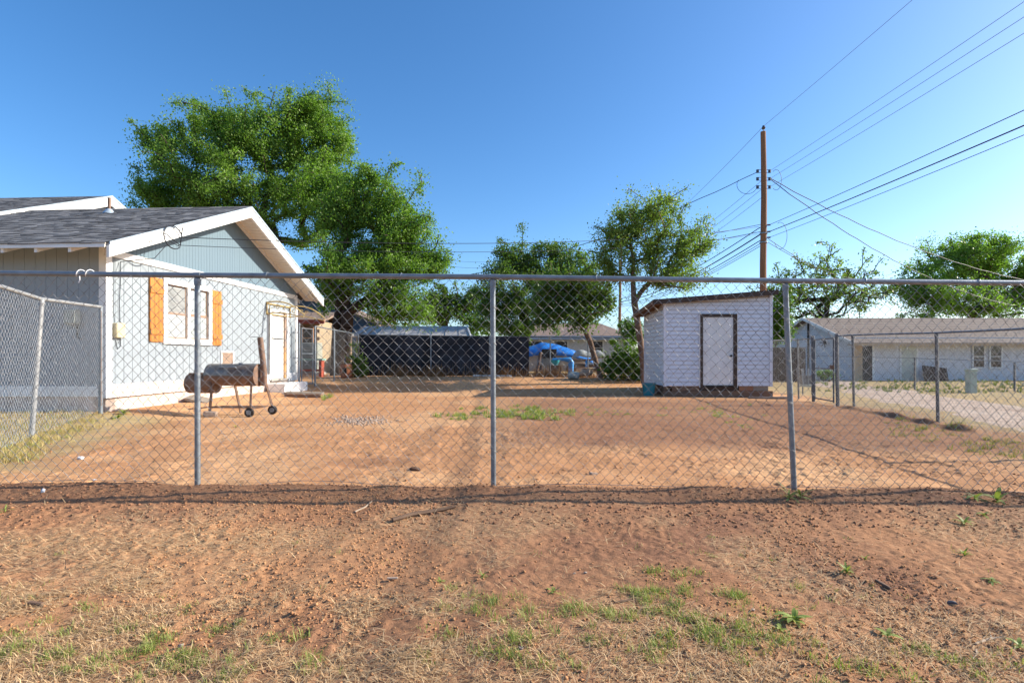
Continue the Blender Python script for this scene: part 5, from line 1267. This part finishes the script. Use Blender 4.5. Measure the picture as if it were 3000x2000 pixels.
x = np.concatenate([rng.normal(-4.2, .35, 300), rng.normal(-3.0, .4, 350), rng.normal(-.5, .6, 500), rng.uniform(-5.8, 4.4, 350), rng.uniform(.8, 3.6, 500)]); y = 20.38-np.abs(rng.normal(0, .1, len(x)))
blades('dry_weeds', drop(x, y), rng.uniform(.15, .62, len(x)), np.full(len(x), .006), np.clip(rng.normal(1.2, .25, len(x)), .4, 1.6), dry_weed, 18, label='tall dry brown weeds along the foot of the back fence', cat='dry weeds')

def weed(px, py, label, n, L, seed, wide=.16, group=None, up=.9):
    rr = random.Random(seed); Y = 1550*1.13/(py-HOR); X = PX(px, Y)
    for _ in range(3): Y = 1550*(CAMZ-gzf(X, Y))/(py-HOR); X = PX(px, Y)
    z = float(gfull(np.array([X]), np.array([Y]))[0])
    L *= .8; t = thing('weed', label, 'weed', (X, Y, z), group)
    for i in range(n):
        h = i*2.4+rr.uniform(-.3, .3); l = L*rr.uniform(.55, 1.1); el = rr.uniform(.25, up); w = l*wide; b = MB(); pts = []
        z0 = rr.uniform(0, .25)*L
        for k in range(6):
            u = k/5; r_ = l*u*math.cos(el*(1-.5*u)); zz = z0+l*(math.sin(el)*u-.55*u*u*math.cos(el)); ww = w*math.sin(math.pi*min(.98, .12+.88*u))**.8*(1 if k < 5 else .05)
            dx, dy = math.cos(h), math.sin(h)
            pts += [(X+dx*r_-dy*ww, Y+dy*r_+dx*ww, z+zz+.15*ww), (X+dx*r_, Y+dy*r_, z+zz), (X+dx*r_+dy*ww, Y+dy*r_-dx*ww, z+zz+.15*ww)]
        b.add(pts, [f for k in range(5) for f in ((k*3, k*3+1, k*3+4, k*3+3), (k*3+1, k*3+2, k*3+5, k*3+4))], rr.random())
        b.build('leaf', weed_m, t, smooth=True, tint=True)
    MB().tube([(X, Y, z-.02), (X, Y, z+.3*L)], .003, 5).build('stem', weed_m, t, tint=True)
weed(2325, 1822, 'largest leafy green weed in the near dirt', 18, .105, 1)
weed(2285, 1845, 'small bluish weed at the foot of the largest weed', 8, .055, 2)
weed(2600, 1868, 'low weed with one long leaf in the near dirt', 8, .075, 3)
weed(2480, 1680, 'bushy tuft weed beside the brown wood chip', 22, .075, 4, .10, up=1.3)
weed(2535, 1640, 'tiny weed beyond the bushy tuft weed', 9, .045, 5, .12, up=1.3)
weed(2825, 1628, 'slim weed in the brown dirt below the shadow of the rail', 10, .07, 6, .10, up=1.2)
weed(2905, 1705, 'flat sprawling weed casting a long shadow in brown dirt', 12, .08, 7, .10, up=.5)
weed(2825, 1535, 'leafy weed growing on the dark berm in the rail shadow', 12, .10, 8, .11, up=1.1)
weed(2880, 1510, 'small weed growing on the berm behind the leafy berm weed', 9, .09, 9, .11, up=1.1)
weed(2855, 1462, 'reddish stemmed weed at the fence line beyond the leaning post', 9, .13, 10, .13, up=1.1)
weed(2920, 1470, 'wide leafed weed at the fence line by the reddish stemmed weed', 12, .16, 11, .12, up=1.1)
weed(2312, 1462, 'tall grassy weed growing at the foot of the leaning fence post', 16, .17, 12, .055, up=1.3)
weed(2345, 1460, 'spreading grassy weed right against the leaning fence post', 14, .16, 13, .055, up=1.1)
weed(15, 1500, 'grassy weed growing on the berm near the left side fence', 10, .10, 14, .06, up=1.3)
weed(2985, 1895, 'green weed sprouting in near dirt on the alley side', 10, .06, 15)
weed(360, 1212, 'low spreading green weed at the house corner fence post', 22, .22, 16, .12)
weed(345, 1222, 'second low green weed against the house corner fence post', 16, .18, 17, .12)
weed(690, 1252, 'small grassy weed in front of the smoker wheels', 9, .10, 18, .1)
weed(1290, 1702, 'sprig of green weed in the near clods', 8, .04, 19)
weed(1415, 1690, 'dark tuft of weed in the middle of the clods', 14, .05, 20, .08, up=1.3)
weed(1620, 1735, 'ragged weed with green blades in the clods', 12, .055, 21, .08, up=1.2)

def rock(px, py, s, label, seed, mat=stone_m, asp=(1, .8, .6), cat='stone', group=None, name='stone', rz=0):
    rr = random.Random(seed); Y = 1550*1.13/(py-HOR); X = PX(px, Y)
    for _ in range(3): Y = 1550*(CAMZ-gzf(X, Y))/(py-HOR); X = PX(px, Y)
    import bmesh
    bm = bmesh.new(); bmesh.ops.create_icosphere(bm, subdivisions=2, radius=s)
    ca, sa = math.cos(rz), math.sin(rz)
    for v in bm.verts:
        k = 1+rr.uniform(-.28, .28); x_, y_, z_ = v.co.x*asp[0]*k, v.co.y*asp[1]*k, v.co.z*asp[2]*k
        v.co = Vector((x_*ca-y_*sa, x_*sa+y_*ca, z_))
    me = bpy.data.meshes.new(name); bm.to_mesh(me); bm.free(); me.materials.append(mat)
    z = float(gfull(np.array([X]), np.array([Y]))[0])
    return setp(link(name, me, None, (X, Y, z+s*asp[2]*.5)), label, cat, group)
rock(126, 1442, .015, 'crumpled white litter at the foot of the front fence mesh', 1, paper_m, (1, .8, 1.1), 'litter', None, 'litter')
rock(236, 1345, .03, 'small white litter lying in the left yard dirt', 2, paper_m, (1.2, .8, .7), 'litter', None, 'litter')
rock(277, 1405, .015, 'tiny white litter scrap in the left yard dirt', 3, paper_m, (1, .8, .5), 'litter', None, 'litter')
rock(38, 1305, .03, 'white litter in the dry grass by the left fence', 4, paper_m, (1, .8, .6), 'litter', None, 'litter')
rock(1737, 1391, .03, 'pale flat stone lying in the worn yard dirt', 5, stone_w, (1.3, .8, .5))
rock(2788, 1771, .014, 'dark smooth stone lying in the near brown dirt', 6, mk('dark stone', (.14, .12, .12), (.09, .08, .08), 20, .7), (1.5, .8, .7), rz=-.4)
rock(1683, 1682, .009, 'small pale pebble among the clods', 7, stone_w)
rock(1715, 1678, .009, 'brown pebble beside the small pale pebble', 8, stone_m)
rock(2206, 1790, .010, 'whitish pebble beside the near grass', 9, stone_w)
rock(1525, 1898, .012, 'grey pebble in the thatch', 10, stone_m)
rock(530, 1900, .011, 'grey pebble in the dry grass', 11, stone_m)
rock(1215, 1380, .04, 'dark dirt clod lying in the yard near a burrow', 12, mk('dark clod', (.10, .055, .035), (.14, .08, .05), 20, .9), (1.3, .8, .6), 'clod', None, 'clod')
def sticks():
    def st(pts, r, label, mat, name='stick', cat='stick'):
        P = []
        for px, py in pts:
            Y = 1550*1.13/(py-HOR); X = PX(px, Y)
            for _ in range(3): Y = 1550*(CAMZ-gzf(X, Y))/(py-HOR); X = PX(px, Y)
            P.append((X, Y, float(gfull(np.array([X]), np.array([Y]))[0])+r*.9))
        setp(MB().tube(P, [r]*(len(P)-1)+[r*.5], 6).build(name, mat, smooth=True), label, cat)
    tw = mk('brown stick', (.16, .10, .065), (.10, .06, .04), 12, .85)
    pale = mk('pale stick', (.46, .36, .26), (.36, .27, .19), 12, .85)
    st([(1150, 1530), (1210, 1513), (1270, 1503), (1335, 1490)], .016, 'long brown stick lying on the berm in the rail shadow', tw)
    st([(1800, 1768), (1870, 1755), (1915, 1735)], .0045, 'thin curved grey stick pointing at the near grass', tw)
    st([(2858, 1888), (2905, 1868), (2945, 1866)], .005, 'pale forked stick lying in the near brown dirt', pale)
    st([(2905, 1868), (2900, 1850)], .004, 'short pale twig across the forked stick', pale)
    st([(265, 1882), (320, 1868), (375, 1852)], .0035, 'straight yellow straw stem in the near left grass', pale)
    st([(2860, 1905), (2862, 1920), (2850, 1935)], .004, 'curled pale root in the near brown dirt', pale)
    st([(1040, 1500), (1070, 1485), (1090, 1472)], .006, 'pale bent twig lying on the berm', pale)
    X, Y = PX(2587, 2.68), 2.68; z = float(gfull(np.array([X]), np.array([Y]))[0])
    o = MB().rbox((X, Y, z+.008), (.016, .085, .014), (.1, .1, .25)).build('wood_chip', wood_brown, bevel=.003); setp(o, 'brown wood chip lying in the near dirt', 'wood chip')
    X, Y = PX(105, 2.45), 2.45; z = float(gfull(np.array([X]), np.array([Y]))[0])
    o = MB().rbox((X, Y, z+.008), (.075, .02, .014), (0, .05, -.1)).build('wood_chip', wood_brown, bevel=.003); setp(o, 'short reddish wood chip lying in the near left straw', 'wood chip')
    X, Y = PX(1150, 2.72), 2.72; z = float(gfull(np.array([X]), np.array([Y]))[0])
    o = MB().rbox((X, Y, z+.01), (.055, .014, .008), (0, .0, .05)).build('wood_chip', stone_w, bevel=.002); setp(o, 'pale grey sliver lying in the straw near the clods', 'wood chip')
sticks()
def gravel_patch():
    rng = np.random.default_rng(44); n = 420; c = []
    for _ in range(n):
        px = rng.normal(1055, 45); py = np.clip(rng.normal(1231, 7), 1215, 1250); Y = 1550*1.1/(py-HOR); c.append((PX(px, Y), Y))
    c = np.array(c); P = drop(c[:, 0], c[:, 1], .006); V = []; Fs = []
    base = np.array([(1, 0, 0), (-1, 0, 0), (0, 1, 0), (0, -1, 0), (0, 0, .8), (0, 0, -.8)]); fc = np.array([(0, 2, 4), (2, 1, 4), (1, 3, 4), (3, 0, 4), (2, 0, 5), (1, 2, 5), (3, 1, 5), (0, 3, 5)])
    for i, p in enumerate(P): V.append(p+base*rng.uniform(.008, .026)*rng.uniform(.7, 1.2, (6, 1))); Fs.append(fc+6*i)
    V = np.concatenate(V); c0 = P.mean(0); me = mesh_np('gravel_patch', V-c0, None, np.concatenate(Fs), stone_w)
    setp(link('gravel_patch', me, None, c0), 'small heap of pale gravel spilled in the yard', 'gravel', kind='stuff')
gravel_patch()
